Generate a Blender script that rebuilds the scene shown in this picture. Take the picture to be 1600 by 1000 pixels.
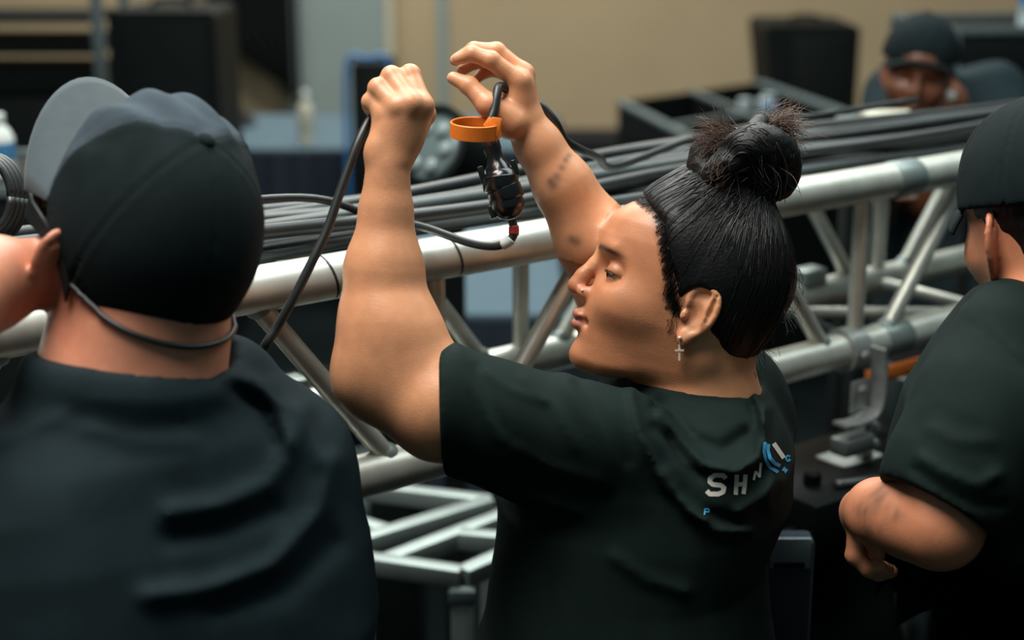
import bpy, bmesh, math, random
import numpy as np
from mathutils import Vector, Matrix
from mathutils.bvhtree import BVHTree

random.seed(7)
rng = np.random.default_rng(11)
scene = bpy.context.scene
for o in list(bpy.data.objects):
    bpy.data.objects.remove(o)
COL = scene.collection

# ------------------------------------------------------------------ camera
PITCH = math.radians(16.0)
FPX = 2400.0
CAM = np.array([0.0, 0.0, 2.0])
FW = np.array([0.0, math.cos(PITCH), -math.sin(PITCH)])
UP = np.array([0.0, math.sin(PITCH), math.cos(PITCH)])
RT = np.array([1.0, 0.0, 0.0])
cam_data = bpy.data.cameras.new('camera')
cam_data.sensor_width = 36.0
cam_data.lens = FPX / 1600.0 * 36.0
cam_data.clip_start = 0.05
cam_data.clip_end = 100
cam_data.dof.use_dof = True
cam_data.dof.focus_distance = 1.64
cam_data.dof.aperture_fstop = 2.8
cam = bpy.data.objects.new('camera', cam_data)
cam.location = CAM
cam.rotation_euler = (math.pi / 2 - PITCH, 0, 0)
COL.objects.link(cam)
scene.camera = cam

# ------------------------------------------------------------------ world, lights, exposure
world = bpy.data.worlds.new('world')
scene.world = world
world.use_nodes = True
bgn = world.node_tree.nodes['Background']
bgn.inputs['Color'].default_value = (0.46, 0.74, 0.76, 1)
bgn.inputs['Strength'].default_value = 0.13


def area(name, loc, target, size, power, color):
    l = bpy.data.lights.new(name, 'AREA')
    l.shape = 'RECTANGLE'
    l.size, l.size_y = size
    l.energy = power
    l.color = color
    o = bpy.data.objects.new(name, l)
    o.location = loc
    d = Vector(target) - Vector(loc)
    o.rotation_euler = d.to_track_quat('-Z', 'Y').to_euler()
    COL.objects.link(o)
    return o


# ballroom ceiling lights above the work area and further back in the hall
area('ceiling_light_main', (-0.9, 1.3, 4.4), (0.0, 1.9, 1.3), (2.2, 1.4), 165, (1.0, 0.97, 0.90))
area('ceiling_light_truss', (0.9, 3.4, 4.8), (0.5, 2.2, 1.4), (5.0, 2.4), 190, (0.88, 1.0, 0.98))
area('ceiling_light_hall', (-0.5, 8.0, 5.5), (0.0, 8.6, 0.0), (6.0, 4.0), 560, (1.0, 0.97, 0.90))
scene.view_settings.view_transform = 'Standard'
scene.view_settings.look = 'None'
scene.view_settings.gamma = 1.0
scene.view_settings.use_curve_mapping = False
scene.view_settings.exposure = 0.0


# ------------------------------------------------------------------ placement helpers
def P(px, py, d):
    return CAM + d * (FW + (px - 800.0) / FPX * RT + (500.0 - py) / FPX * UP)


def Pz(px, py, z):
    v = FW + (px - 800.0) / FPX * RT + (500.0 - py) / FPX * UP
    return CAM + v * ((z - CAM[2]) / v[2])


def proj(p):
    q = np.asarray(p) - CAM
    d = q @ FW
    return 800 + FPX * (q @ RT) / d, 500 - FPX * (q @ UP) / d


def camvec(r, u, t):
    v = r * RT + u * UP - t * FW
    return v / np.linalg.norm(v)


def unit(v):
    v = np.asarray(v, float)
    return v / np.linalg.norm(v)


# ------------------------------------------------------------------ materials
MATS = {}


def mat(name, color, rough=0.5, metal=0.0, noise=0.0, nscale=40.0, bump=0.0, bscale=200.0,
        spec=0.5, coat=0.0, vcol=False, sss=0.0, sheen=0.0, aniso=None, trans=0.0, emit=0.0):
    m = bpy.data.materials.new(name)
    m.use_nodes = True
    nt = m.node_tree
    b = nt.nodes['Principled BSDF']
    b.inputs['Base Color'].default_value = (*color, 1)
    b.inputs['Roughness'].default_value = rough
    b.inputs['Metallic'].default_value = metal
    b.inputs['Specular IOR Level'].default_value = spec
    b.inputs['Coat Weight'].default_value = coat
    b.inputs['Sheen Weight'].default_value = sheen
    b.inputs['Transmission Weight'].default_value = trans
    if sss:
        b.inputs['Subsurface Weight'].default_value = sss
        b.inputs['Subsurface Radius'].default_value = (0.008, 0.003, 0.0015)
        b.inputs['Subsurface Scale'].default_value = 1.0
    src = None
    tc = nt.nodes.new('ShaderNodeTexCoord')
    if vcol:
        a = nt.nodes.new('ShaderNodeAttribute')
        a.attribute_name = 'Col'
        src = a.outputs['Color']
    if noise:
        n = nt.nodes.new('ShaderNodeTexNoise')
        n.inputs['Scale'].default_value = nscale
        n.inputs['Detail'].default_value = 4
        nt.links.new(tc.outputs['Object'], n.inputs['Vector'])
        mx = nt.nodes.new('ShaderNodeMix')
        mx.data_type = 'RGBA'
        mx.blend_type = 'MULTIPLY'
        mx.inputs['Factor'].default_value = 1.0
        if src is not None:
            nt.links.new(src, mx.inputs[6])
        else:
            mx.inputs[6].default_value = (*color, 1)
        mr = nt.nodes.new('ShaderNodeMapRange')
        mr.inputs['From Min'].default_value = 0.3
        mr.inputs['From Max'].default_value = 0.7
        mr.inputs['To Min'].default_value = 1 - noise
        mr.inputs['To Max'].default_value = 1 + noise
        nt.links.new(n.outputs['Fac'], mr.inputs['Value'])
        nt.links.new(mr.outputs['Result'], mx.inputs[7])
        src = mx.outputs[2]
    if src is not None:
        nt.links.new(src, b.inputs['Base Color'])
    if bump:
        n2 = nt.nodes.new('ShaderNodeTexNoise')
        n2.inputs['Scale'].default_value = bscale
        n2.inputs['Detail'].default_value = 3
        nt.links.new(tc.outputs['Object'], n2.inputs['Vector'])
        bp = nt.nodes.new('ShaderNodeBump')
        bp.inputs['Strength'].default_value = bump
        bp.inputs['Distance'].default_value = 0.002
        nt.links.new(n2.outputs['Fac'], bp.inputs['Height'])
        nt.links.new(bp.outputs['Normal'], b.inputs['Normal'])
    MATS[name] = m
    return m


def srgb(r, g, b):
    f = lambda c: ((c / 255 + 0.055) / 1.055) ** 2.4 if c > 10 else c / 255 / 12.92
    return (f(r), f(g), f(b))


M_skin = mat('skin', (0.5, 0.25, 0.15), 0.42, vcol=True, sss=0.12, noise=0.07, nscale=60, bump=0.12, bscale=500)
M_shirt = mat('black_cotton', srgb(20, 32, 30), 0.8, noise=0.12, nscale=30, bump=0.12, bscale=900, spec=0.10)
M_shirt2 = mat('faded_black_cotton', srgb(29, 41, 45), 0.8, noise=0.12, nscale=30, bump=0.12, bscale=900, spec=0.10)
M_cap = mat('black_cap_cotton', srgb(20, 29, 31), 0.85, noise=0.1, nscale=60, bump=0.25, bscale=1200, spec=0.10)
M_captwo = mat('two_tone_cap_cotton', srgb(25, 29, 31), 0.85, vcol=True, noise=0.1, nscale=60, bump=0.25, bscale=1200, spec=0.10)
M_capbrim = mat('grey_cap_cotton', srgb(62, 72, 77), 0.85, noise=0.08, nscale=60, bump=0.25, bscale=1200, sheen=0.2, spec=0.25)
M_trouser = mat('trouser_cloth', srgb(24, 27, 30), 0.85, noise=0.1)
M_shoe = mat('shoe_leather', srgb(20, 20, 21), 0.5, bump=0.1, bscale=80)
M_alu = mat('aluminium', srgb(205, 207, 198), 0.40, metal=0.6, noise=0.14, nscale=25, bump=0.08, bscale=60)
M_alu2 = mat('brushed_aluminium_frame', srgb(132, 144, 142), 0.42, metal=0.5, noise=0.1, nscale=20, bump=0.05, bscale=60)
M_steel = mat('zinc_steel', srgb(150, 156, 155), 0.35, metal=0.5, noise=0.1, nscale=80)
M_rubber = mat('cable_rubber', srgb(30, 34, 35), 0.42, spec=0.6, noise=0.15, nscale=60)
M_rubber2 = mat('cable_rubber_dusty', srgb(58, 66, 68), 0.5, spec=0.6, noise=0.15, nscale=60)
M_plastic = mat('black_plastic', srgb(18, 20, 21), 0.22, spec=0.7, bump=0.15, bscale=70)
M_matte = mat('matte_black', srgb(10, 16, 16), 0.75, spec=0.12, noise=0.15, nscale=20)
M_case = mat('black_case_laminate', srgb(11, 17, 17), 0.6, spec=0.15, noise=0.12, nscale=30)
M_edge = mat('grey_edge_profile', srgb(96, 110, 112), 0.5, metal=0.3)
M_orange = mat('orange_plastic', srgb(233, 125, 38), 0.5, noise=0.06, nscale=60, spec=0.4)
M_red = mat('red_tape', srgb(150, 40, 34), 0.4)
M_white = mat('white_tape', srgb(205, 210, 205), 0.5)
M_gold = mat('earring_metal', srgb(228, 208, 190), 0.25, metal=0.35)


# ------------------------------------------------------------------ object helpers
def newobj(name, verts, faces, m, parent=None, smooth=True, origin=None, cols=None):
    verts = np.asarray(verts, float).reshape(-1, 3)
    if parent is not None:
        p = parent
        off = np.array(parent['_w'])
    else:
        off = np.array(origin) if origin is not None else np.array(
            [(verts[:, 0].min() + verts[:, 0].max()) / 2, (verts[:, 1].min() + verts[:, 1].max()) / 2, verts[:, 2].min()])
    me = bpy.data.meshes.new(name)
    if isinstance(faces, np.ndarray):
        nf = len(faces)
        k = faces.shape[1]
        me.vertices.add(len(verts))
        me.vertices.foreach_set('co', (verts - off).astype(np.float32).ravel())
        me.loops.add(nf * k)
        me.loops.foreach_set('vertex_index', faces.astype(np.int32).ravel())
        me.polygons.add(nf)
        me.polygons.foreach_set('loop_start', np.arange(0, nf * k, k, dtype=np.int32))
        me.update(calc_edges=True)
        me.validate()
    else:
        me.from_pydata((verts - off).tolist(), [], [list(map(int, f)) for f in faces])
        me.update()
    if cols is not None:
        a = me.color_attributes.new('Col', 'FLOAT_COLOR', 'POINT')
        c = np.ones((len(verts), 4), np.float32)
        c[:, :3] = cols
        a.data.foreach_set('color', c.ravel())
    if smooth:
        me.polygons.foreach_set('use_smooth', np.ones(len(me.polygons), bool))
    if m is not None:
        me.materials.append(m)
    o = bpy.data.objects.new(name, me)
    if parent is not None:
        o.parent = parent
    else:
        o.location = off
    o['_w'] = [float(x) for x in off]
    COL.objects.link(o)
    return o


def empty(name, loc):
    o = bpy.data.objects.new(name, None)
    o.empty_display_size = 0.1
    o.location = [float(x) for x in loc]
    o['_w'] = [float(x) for x in loc]
    COL.objects.link(o)
    return o


def tag(o, label=None, cat=None, group=None, kind=None):
    if label:
        o['label'] = label
    if cat:
        o['category'] = cat
    if group:
        o['group'] = group
    if kind:
        o['kind'] = kind
    return o


class G:
    """collects shapes into one mesh"""

    def __init__(s):
        s.v, s.f, s.n = [], [], 0

    def add(s, v, f):
        v = np.asarray(v, float).reshape(-1, 3)
        s.v.append(v)
        s.f += [[i + s.n for i in q] for q in f]
        s.n += len(v)
        return s

    def tube(s, pts, r, n=10, cap=True):
        pts = [np.asarray(p, float) for p in pts]
        m = len(pts)
        rs = [r] * m if np.isscalar(r) else list(r)
        tg = []
        for i in range(m):
            t = pts[min(i + 1, m - 1)] - pts[max(i - 1, 0)]
            tg.append(unit(t))
        a = np.array([0, 0, 1.0]) if abs(tg[0][2]) < 0.9 else np.array([1.0, 0, 0])
        nrm = unit(np.cross(tg[0], a))
        V = []
        for i in range(m):
            nrm = unit(nrm - tg[i] * (nrm @ tg[i]))
            bn = np.cross(tg[i], nrm)
            for k in range(n):
                an = 2 * math.pi * k / n
                V.append(pts[i] + rs[i] * (math.cos(an) * nrm + math.sin(an) * bn))
        F = []
        for i in range(m - 1):
            for k in range(n):
                k2 = (k + 1) % n
                F.append([i * n + k, i * n + k2, (i + 1) * n + k2, (i + 1) * n + k])
        if cap:
            F.append(list(range(n))[::-1])
            F.append([(m - 1) * n + k for k in range(n)])
        return s.add(V, F)

    def box(s, c, half, ax=None, bevel=0.0):
        c = np.asarray(c, float)
        A = np.eye(3) if ax is None else np.asarray(ax, float)  # rows are axes
        h = np.asarray(half, float)
        if bevel <= 0:
            V = []
            for i in (-1, 1):
                for j in (-1, 1):
                    for k in (-1, 1):
                        V.append(c + i * h[0] * A[0] + j * h[1] * A[1] + k * h[2] * A[2])
            F = [[0, 1, 3, 2], [4, 6, 7, 5], [0, 4, 5, 1], [2, 3, 7, 6], [0, 2, 6, 4], [1, 5, 7, 3]]
            if np.linalg.det(A) < 0:
                F = [f[::-1] for f in F]
            return s.add(V, F)
        bm = bmesh.new()
        bmesh.ops.create_cube(bm, size=2.0)
        for v in bm.verts:
            v.co = Vector((v.co.x * h[0], v.co.y * h[1], v.co.z * h[2]))
        bmesh.ops.bevel(bm, geom=list(bm.edges), offset=bevel, segments=2, profile=0.5, affect='EDGES')
        bm.verts.index_update()
        V = [c + v.co.x * A[0] + v.co.y * A[1] + v.co.z * A[2] for v in bm.verts]
        F = [[v.index for v in f.verts] for f in bm.faces]
        if np.linalg.det(A) < 0:
            F = [f[::-1] for f in F]
        bm.free()
        return s.add(V, F)

    def beam(s, a, b, w, h, up=(0, 0, 1), bevel=0.0):
        a, b = np.asarray(a, float), np.asarray(b, float)
        t = b - a
        L = np.linalg.norm(t)
        t = t / L
        sd = unit(np.cross(t, up))
        u2 = np.cross(sd, t)
        return s.box((a + b) / 2, (L / 2, w / 2, h / 2), (t, sd, u2), bevel)

    def lathe(s, a, axis, prof, n=24, closed=False):
        """prof = list of (distance along axis, radius)"""
        a = np.asarray(a, float)
        t = unit(axis)
        r0 = np.array([0, 0, 1.0]) if abs(t[2]) < 0.9 else np.array([1.0, 0, 0])
        x = unit(np.cross(t, r0))
        y = np.cross(t, x)
        V, F = [], []
        for (h, r) in prof:
            for k in range(n):
                an = 2 * math.pi * k / n
                V.append(a + t * h + r * (math.cos(an) * x + math.sin(an) * y))
        m = len(prof)
        for i in range(m - 1 if not closed else m):
            j = (i + 1) % m
            for k in range(n):
                k2 = (k + 1) % n
                F.append([i * n + k, i * n + k2, j * n + k2, j * n + k])
        if not closed:
            F.append(list(range(n))[::-1])
            F.append([(m - 1) * n + k for k in range(n)])
        return s.add(V, F)

    def sphere(s, c, r, ax=None, nu=16, nv=10):
        c = np.asarray(c, float)
        A = np.eye(3) if ax is None else np.asarray(ax, float)
        r = np.array([r] * 3) if np.isscalar(r) else np.asarray(r)
        V = [c + A[2] * r[2]]
        for j in range(1, nv):
            th = math.pi * j / nv
            for k in range(nu):
                ph = 2 * math.pi * k / nu
                V.append(c + A[0] * r[0] * math.sin(th) * math.cos(ph) + A[1] * r[1] * math.sin(th) * math.sin(ph) + A[2] * r[2] * math.cos(th))
        V.append(c - A[2] * r[2])
        F = []
        for k in range(nu):
            F.append([0, 1 + k, 1 + (k + 1) % nu])
        for j in range(nv - 2):
            for k in range(nu):
                a0 = 1 + j * nu + k
                a1 = 1 + j * nu + (k + 1) % nu
                F.append([a0, a0 + nu, a1 + nu, a1])
        e = len(V) - 1
        for k in range(nu):
            F.append([e, 1 + (nv - 2) * nu + (k + 1) % nu, 1 + (nv - 2) * nu + k])
        return s.add(V, F)

    def sheet(s, grid, thick=0.0, nrm=None):
        """grid[i][j] points -> surface (optionally a slab)"""
        g = np.asarray(grid, float)
        a, b = g.shape[:2]
        F = []
        for i in range(a - 1):
            for j in range(b - 1):
                F.append([i * b + j, i * b + j + 1, (i + 1) * b + j + 1, (i + 1) * b + j])
        if not thick:
            return s.add(g.reshape(-1, 3), F)
        du = np.gradient(g, axis=0)
        dv = np.gradient(g, axis=1)
        n = np.cross(dv, du)
        n /= np.linalg.norm(n, axis=2, keepdims=True) + 1e-12
        g2 = g - n * thick
        N = a * b
        F2 = [[i + N for i in q[::-1]] for q in F]
        ring = [j for j in range(b)] + [i * b + b - 1 for i in range(1, a)] + [(a - 1) * b + j for j in range(b - 2, -1, -1)] + [i * b for i in range(a - 2, 0, -1)]
        F3 = [[ring[(i + 1) % len(ring)], ring[i], ring[i] + N, ring[(i + 1) % len(ring)] + N] for i in range(len(ring))]
        return s.add(np.concatenate([g.reshape(-1, 3), g2.reshape(-1, 3)]), F + F2 + F3)

    def build(s, name, m, parent=None, smooth=True, origin=None, auto=None):
        o = newobj(name, np.concatenate(s.v), s.f, m, parent, smooth, origin)
        if smooth and auto is not None:
            try:
                me = o.data
                bm = bmesh.new()
                bm.from_mesh(me)
                for e in bm.edges:
                    if len(e.link_faces) == 2 and e.calc_face_angle(0) > auto:
                        e.smooth = False
                bm.to_mesh(me)
                bm.free()
            except Exception:
                pass
        return o


HARD = math.radians(35)


def spl(pts, n=8):
    """catmull-rom through points"""
    p = [np.asarray(q, float) for q in pts]
    p = [2 * p[0] - p[1]] + p + [2 * p[-1] - p[-2]]
    out = []
    for i in range(1, len(p) - 2):
        for k in range(n):
            t = k / n
            out.append(0.5 * ((2 * p[i]) + (-p[i - 1] + p[i + 1]) * t + (2 * p[i - 1] - 5 * p[i] + 4 * p[i + 1] - p[i + 2]) * t * t + (-p[i - 1] + 3 * p[i] - 3 * p[i + 1] + p[i + 2]) * t ** 3))
    out.append(p[-2])
    return out


# ------------------------------------------------------------------ implicit surfaces (smooth-blended volumes -> one continuous mesh)
def smin(a, b, k):
    if k <= 0:
        return np.minimum(a, b)
    h = np.clip(0.5 + 0.5 * (b - a) / k, 0, 1)
    return b + (a - b) * h - k * h * (1 - h)


def smax(a, b, k):
    return -smin(-a, -b, k)


class Field:
    def __init__(s):
        s.ops = []  # (fn, centre, radius, k, mode)

    def op(s, fn, c, r, k, mode):
        s.ops.append((fn, np.asarray(c, float), float(r), k, mode))
        return s

    def cone(s, a, b, ra, rb, k=0.01, mode='u'):
        a, b = np.asarray(a, float), np.asarray(b, float)
        ba = b - a
        L2 = max(ba @ ba, 1e-12)

        def fn(p):
            h = np.clip(((p - a) @ ba) / L2, 0, 1)
            return np.linalg.norm(p - a - h[..., None] * ba, axis=-1) - (ra + (rb - ra) * h)
        return s.op(fn, (a + b) / 2, math.sqrt(L2) / 2 + max(ra, rb), k, mode)

    def chain(s, pts, rs, k=0.01, mode='u'):
        for i in range(len(pts) - 1):
            s.cone(pts[i], pts[i + 1], rs[i], rs[i + 1], k if i == 0 else min(k, 0.3 * max(rs[i], 0.003) + 0.001), mode)
        return s

    def ell(s, c, r, ax=None, k=0.01, mode='u'):
        c = np.asarray(c, float)
        r = np.array([r] * 3, float) if np.isscalar(r) else np.asarray(r, float)
        A = np.eye(3) if ax is None else np.asarray(ax, float)

        def fn(p):
            q = (p - c) @ A.T
            k0 = np.linalg.norm(q / r, axis=-1)
            k1 = np.linalg.norm(q / (r * r), axis=-1)
            return np.where(k1 > 1e-9, k0 * (k0 - 1) / np.maximum(k1, 1e-9), -r.min())
        return s.op(fn, c, r.max(), k, mode)

    def disp(s, fn, c=(0, 0, 0), r=1e9):
        return s.op(fn, c, r, 0, 'd')

    def apply(s, F, p, op):
        fn, c, r, k, mode = op
        v = fn(p)
        if mode == 'u':
            return smin(F, v, k)
        if mode == 's':
            return smax(F, -v, k)
        if mode == 'i':
            return smax(F, v, k)
        return F + v

    def at(s, p):
        F = np.full(p.shape[:-1], 1e3)
        for op in s.ops:
            F = s.apply(F, p, op)
        return F

    def mesh(s, lo, hi, h, B=14, slack=1.35):
        lo, hi = np.asarray(lo, float), np.asarray(hi, float)
        nb = np.ceil((hi - lo) / (h * B)).astype(int)
        gi = np.stack(np.meshgrid(*[np.arange(n) for n in nb], indexing='ij'), -1).reshape(-1, 3)
        cen = lo + (gi + 0.5) * (h * B)
        half = h * B * math.sqrt(3) / 2
        Fc = s.at(cen)
        keep = np.abs(Fc) < half * slack + 0.003
        gi, cen = gi[keep], cen[keep]
        loc = np.stack(np.meshgrid(*[np.arange(B + 1)] * 3, indexing='ij'), -1).reshape(-1, 3)
        nblk = len(gi)
        allv, allk, edges = [], [], []
        NY, NZ = int(nb[1] * B + 4), int(nb[2] * B + 4)

        def key(c):
            return ((c[..., 0] + 1).astype(np.int64) * NY + (c[..., 1] + 1)) * NZ + (c[..., 2] + 1)
        CH = 400
        for st in range(0, nblk, CH):
            g = gi[st:st + CH]
            ce = cen[st:st + CH]
            gl = g[:, None, :] * B + loc[None]
            p = lo + gl * h
            F = np.full(p.shape[:2], 1e3)
            for op in s.ops:
                dd = np.linalg.norm(ce - op[1], axis=1) - op[2] - half - op[3] - 0.004
                idx = np.nonzero(dd < 0)[0]
                if len(idx) == 0:
                    continue
                F[idx] = s.apply(F[idx], p[idx], op)
            F = F.reshape(-1, B + 1, B + 1, B + 1)
            n = len(g)
            ins = F < 0
            # cells
            sm = np.zeros((n, B, B, B), int)
            for dx in (0, 1):
                for dy in (0, 1):
                    for dz in (0, 1):
                        sm += ins[:, dx:B + dx, dy:B + dy, dz:B + dz]
            act = (sm > 0) & (sm < 8)
            ci = np.argwhere(act)
            if len(ci) == 0:
                continue
            b_, x, y, z = ci.T
            acc = np.zeros((len(ci), 3))
            cnt = np.zeros(len(ci))
            cor = {}
            for dx in (0, 1):
                for dy in (0, 1):
                    for dz in (0, 1):
                        cor[(dx, dy, dz)] = F[b_, x + dx, y + dy, z + dz]
            for a_ in range(3):
                for u_ in (0, 1):
                    for w_ in (0, 1):
                        c0 = [0, 0, 0]
                        o_ = [q for q in range(3) if q != a_]
                        c0[o_[0]], c0[o_[1]] = u_, w_
                        c1 = list(c0)
                        c1[a_] = 1
                        f0, f1 = cor[tuple(c0)], cor[tuple(c1)]
                        cr = (f0 < 0) != (f1 < 0)
                        t = np.where(cr, f0 / np.where(cr, f0 - f1, 1), 0)
                        pt = np.zeros((len(ci), 3))
                        pt[:, o_[0]], pt[:, o_[1]] = u_, w_
                        pt[:, a_] = t
                        acc += pt * cr[:, None]
                        cnt += cr
            cell = g[b_] * B + np.stack([x, y, z], 1)
            allv.append(lo + (cell + acc / cnt[:, None]) * h)
            allk.append(key(cell))
            for a_ in range(3):
                sl0 = [slice(None), slice(0, B), slice(0, B), slice(0, B)]
                sl1 = list(sl0)
                sl1[a_ + 1] = slice(1, B + 1)
                i0, i1 = ins[tuple(sl0)], ins[tuple(sl1)]
                e = np.argwhere(i0 != i1)
                if len(e) == 0:
                    continue
                ge = g[e[:, 0]] * B + e[:, 1:]
                fl = i0[e[:, 0], e[:, 1], e[:, 2], e[:, 3]]
                o1, o2 = [(1, 2), (2, 0), (0, 1)][a_]
                q = []
                for (s1, s2) in ((-1, -1), (0, -1), (0, 0), (-1, 0)):
                    cc = ge.copy()
                    cc[:, o1] += s1
                    cc[:, o2] += s2
                    q.append(key(cc))
                q = np.stack(q, 1)
                q[~fl] = q[~fl][:, ::-1]
                edges.append(q)
        k = np.concatenate(allk)
        v = np.concatenate(allv)
        ku, ix = np.unique(k, return_index=True)
        v = v[ix]
        q = np.concatenate(edges)
        pos = np.searchsorted(ku, q)
        pos = np.clip(pos, 0, len(ku) - 1)
        ok = (ku[pos] == q).all(1)
        return v, pos[ok].astype(np.int32)


def largest(v, f):
    return v, f


def smooth_mesh(v, f, it=2, lam=0.5):
    n = len(v)
    e = np.concatenate([f[:, [0, 1]], f[:, [1, 2]], f[:, [2, 3]], f[:, [3, 0]]])
    for _ in range(it):
        acc = np.zeros_like(v)
        cnt = np.zeros(n)
        for c in range(3):
            acc[:, c] = np.bincount(e[:, 0], v[e[:, 1], c], n) + np.bincount(e[:, 1], v[e[:, 0], c], n)
        cnt = np.bincount(e[:, 0], minlength=n) + np.bincount(e[:, 1], minlength=n)
        v = v + lam * (acc / np.maximum(cnt, 1)[:, None] - v)
    return v


def vnoise(p, scale, seed=0):
    """cheap smooth pseudo noise from sines, -1..1"""
    r = np.random.default_rng(seed)
    out = 0
    for i in range(5):
        d = r.normal(size=3)
        d /= np.linalg.norm(d)
        e = r.normal(size=3)
        e /= np.linalg.norm(e)
        out = out + np.sin(scale * (0.7 + 0.25 * i) * (p @ d) + 1.7 * np.sin(scale * 0.6 * (p @ e) + r.uniform(0, 6)) + r.uniform(0, 6))
    return out / 5


def pxdist(p, poly):
    """image-plane distance of points to a polyline (used only to say where a fold of cloth runs)"""
    q = p - CAM
    d = q @ FW
    x = 800 + FPX * (q @ RT) / d
    y = 500 - FPX * (q @ UP) / d
    best = np.full(x.shape, 1e9)
    for (a, b) in zip(poly[:-1], poly[1:]):
        bx, by = b[0] - a[0], b[1] - a[1]
        L2 = bx * bx + by * by
        t = np.clip(((x - a[0]) * bx + (y - a[1]) * by) / L2, 0, 1)
        best = np.minimum(best, np.hypot(x - a[0] - t * bx, y - a[1] - t * by))
    return best


def folds(F, items, d0=None, d1=None):
    for (poly, w, amp) in items:
        def fn(p, poly=poly, w=w, amp=amp):
            v = -amp * np.exp(-(pxdist(p, poly) / w) ** 2)
            return v
        F.disp(fn)


class Frame:
    """local frame of a head: forward f, left l, up u"""

    def __init__(s, o, f, u, sc=1.0):
        s.o = np.asarray(o, float)
        s.f = unit(f)
        s.l = unit(np.cross(u, s.f))
        s.u = np.cross(s.f, s.l)
        s.sc = sc

    def __call__(s, f, l, u):
        return s.o + s.sc * (f * s.f + l * s.l + u * s.u)

    def ax(s):
        return np.array([s.f, s.l, s.u])

    def local(s, p):
        return ((p - s.o) @ s.ax().T) / s.sc


def loft(F, secs, yaw_dir, k=0.03, n=2.3, mode='u', endr=0.02):
    """stack of rounded cross-sections by height: (centre xyz, half front-back, half side-side)"""
    secs = sorted(secs, key=lambda q: q[0][2])
    Z = np.array([q[0][2] for q in secs])
    X = np.array([q[0][0] for q in secs])
    Y = np.array([q[0][1] for q in secs])
    A = np.array([q[1] for q in secs])
    Bq = np.array([q[2] for q in secs])
    fx, fy = unit(yaw_dir)[:2]
    c = np.array([X.mean(), Y.mean(), (Z[0] + Z[-1]) / 2])
    r = math.sqrt(max(A.max(), Bq.max()) ** 2 * 2 + ((Z[-1] - Z[0]) / 2) ** 2) + 0.1

    def fn(p):
        z = p[..., 2]
        x = p[..., 0] - np.interp(z, Z, X)
        y = p[..., 1] - np.interp(z, Z, Y)
        a, b = np.interp(z, Z, A), np.interp(z, Z, Bq)
        u = x * fx + y * fy
        v = -x * fy + y * fx
        g = (np.abs(u / a) ** n + np.abs(v / b) ** n) ** (1 / n) + 1e-6
        d = np.hypot(u, v) * (1 - 1 / g)
        d = np.where(g < 0.2, -np.minimum(a, b) * 0.8, d) * 0.85
        return smax(smax(d, z - Z[-1], endr), Z[0] - z, endr)
    return F.op(fn, c, r, k, mode)


# ------------------------------------------------------------------ people: shared head, ear, hand, trousers
HU = [-0.090, -0.084, -0.078, -0.0666, -0.0479, -0.0386, -0.02, -0.0071, 0.01, 0.03, 0.045, 0.0576, 0.0744, 0.0934, 0.113, 0.130]
HF = [0.088, 0.098, 0.107, 0.1125, 0.1118, 0.1125, 0.1145, 0.1135, 0.1105, 0.1080, 0.1085, 0.1110, 0.1138, 0.108, 0.0968, 0.080]
HW = [0.042, 0.047, 0.0515, 0.0565, 0.0615, 0.0645, 0.0695, 0.073, 0.0745, 0.0755, 0.075, 0.0745, 0.0735, 0.070, 0.064, 0.055]


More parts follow.
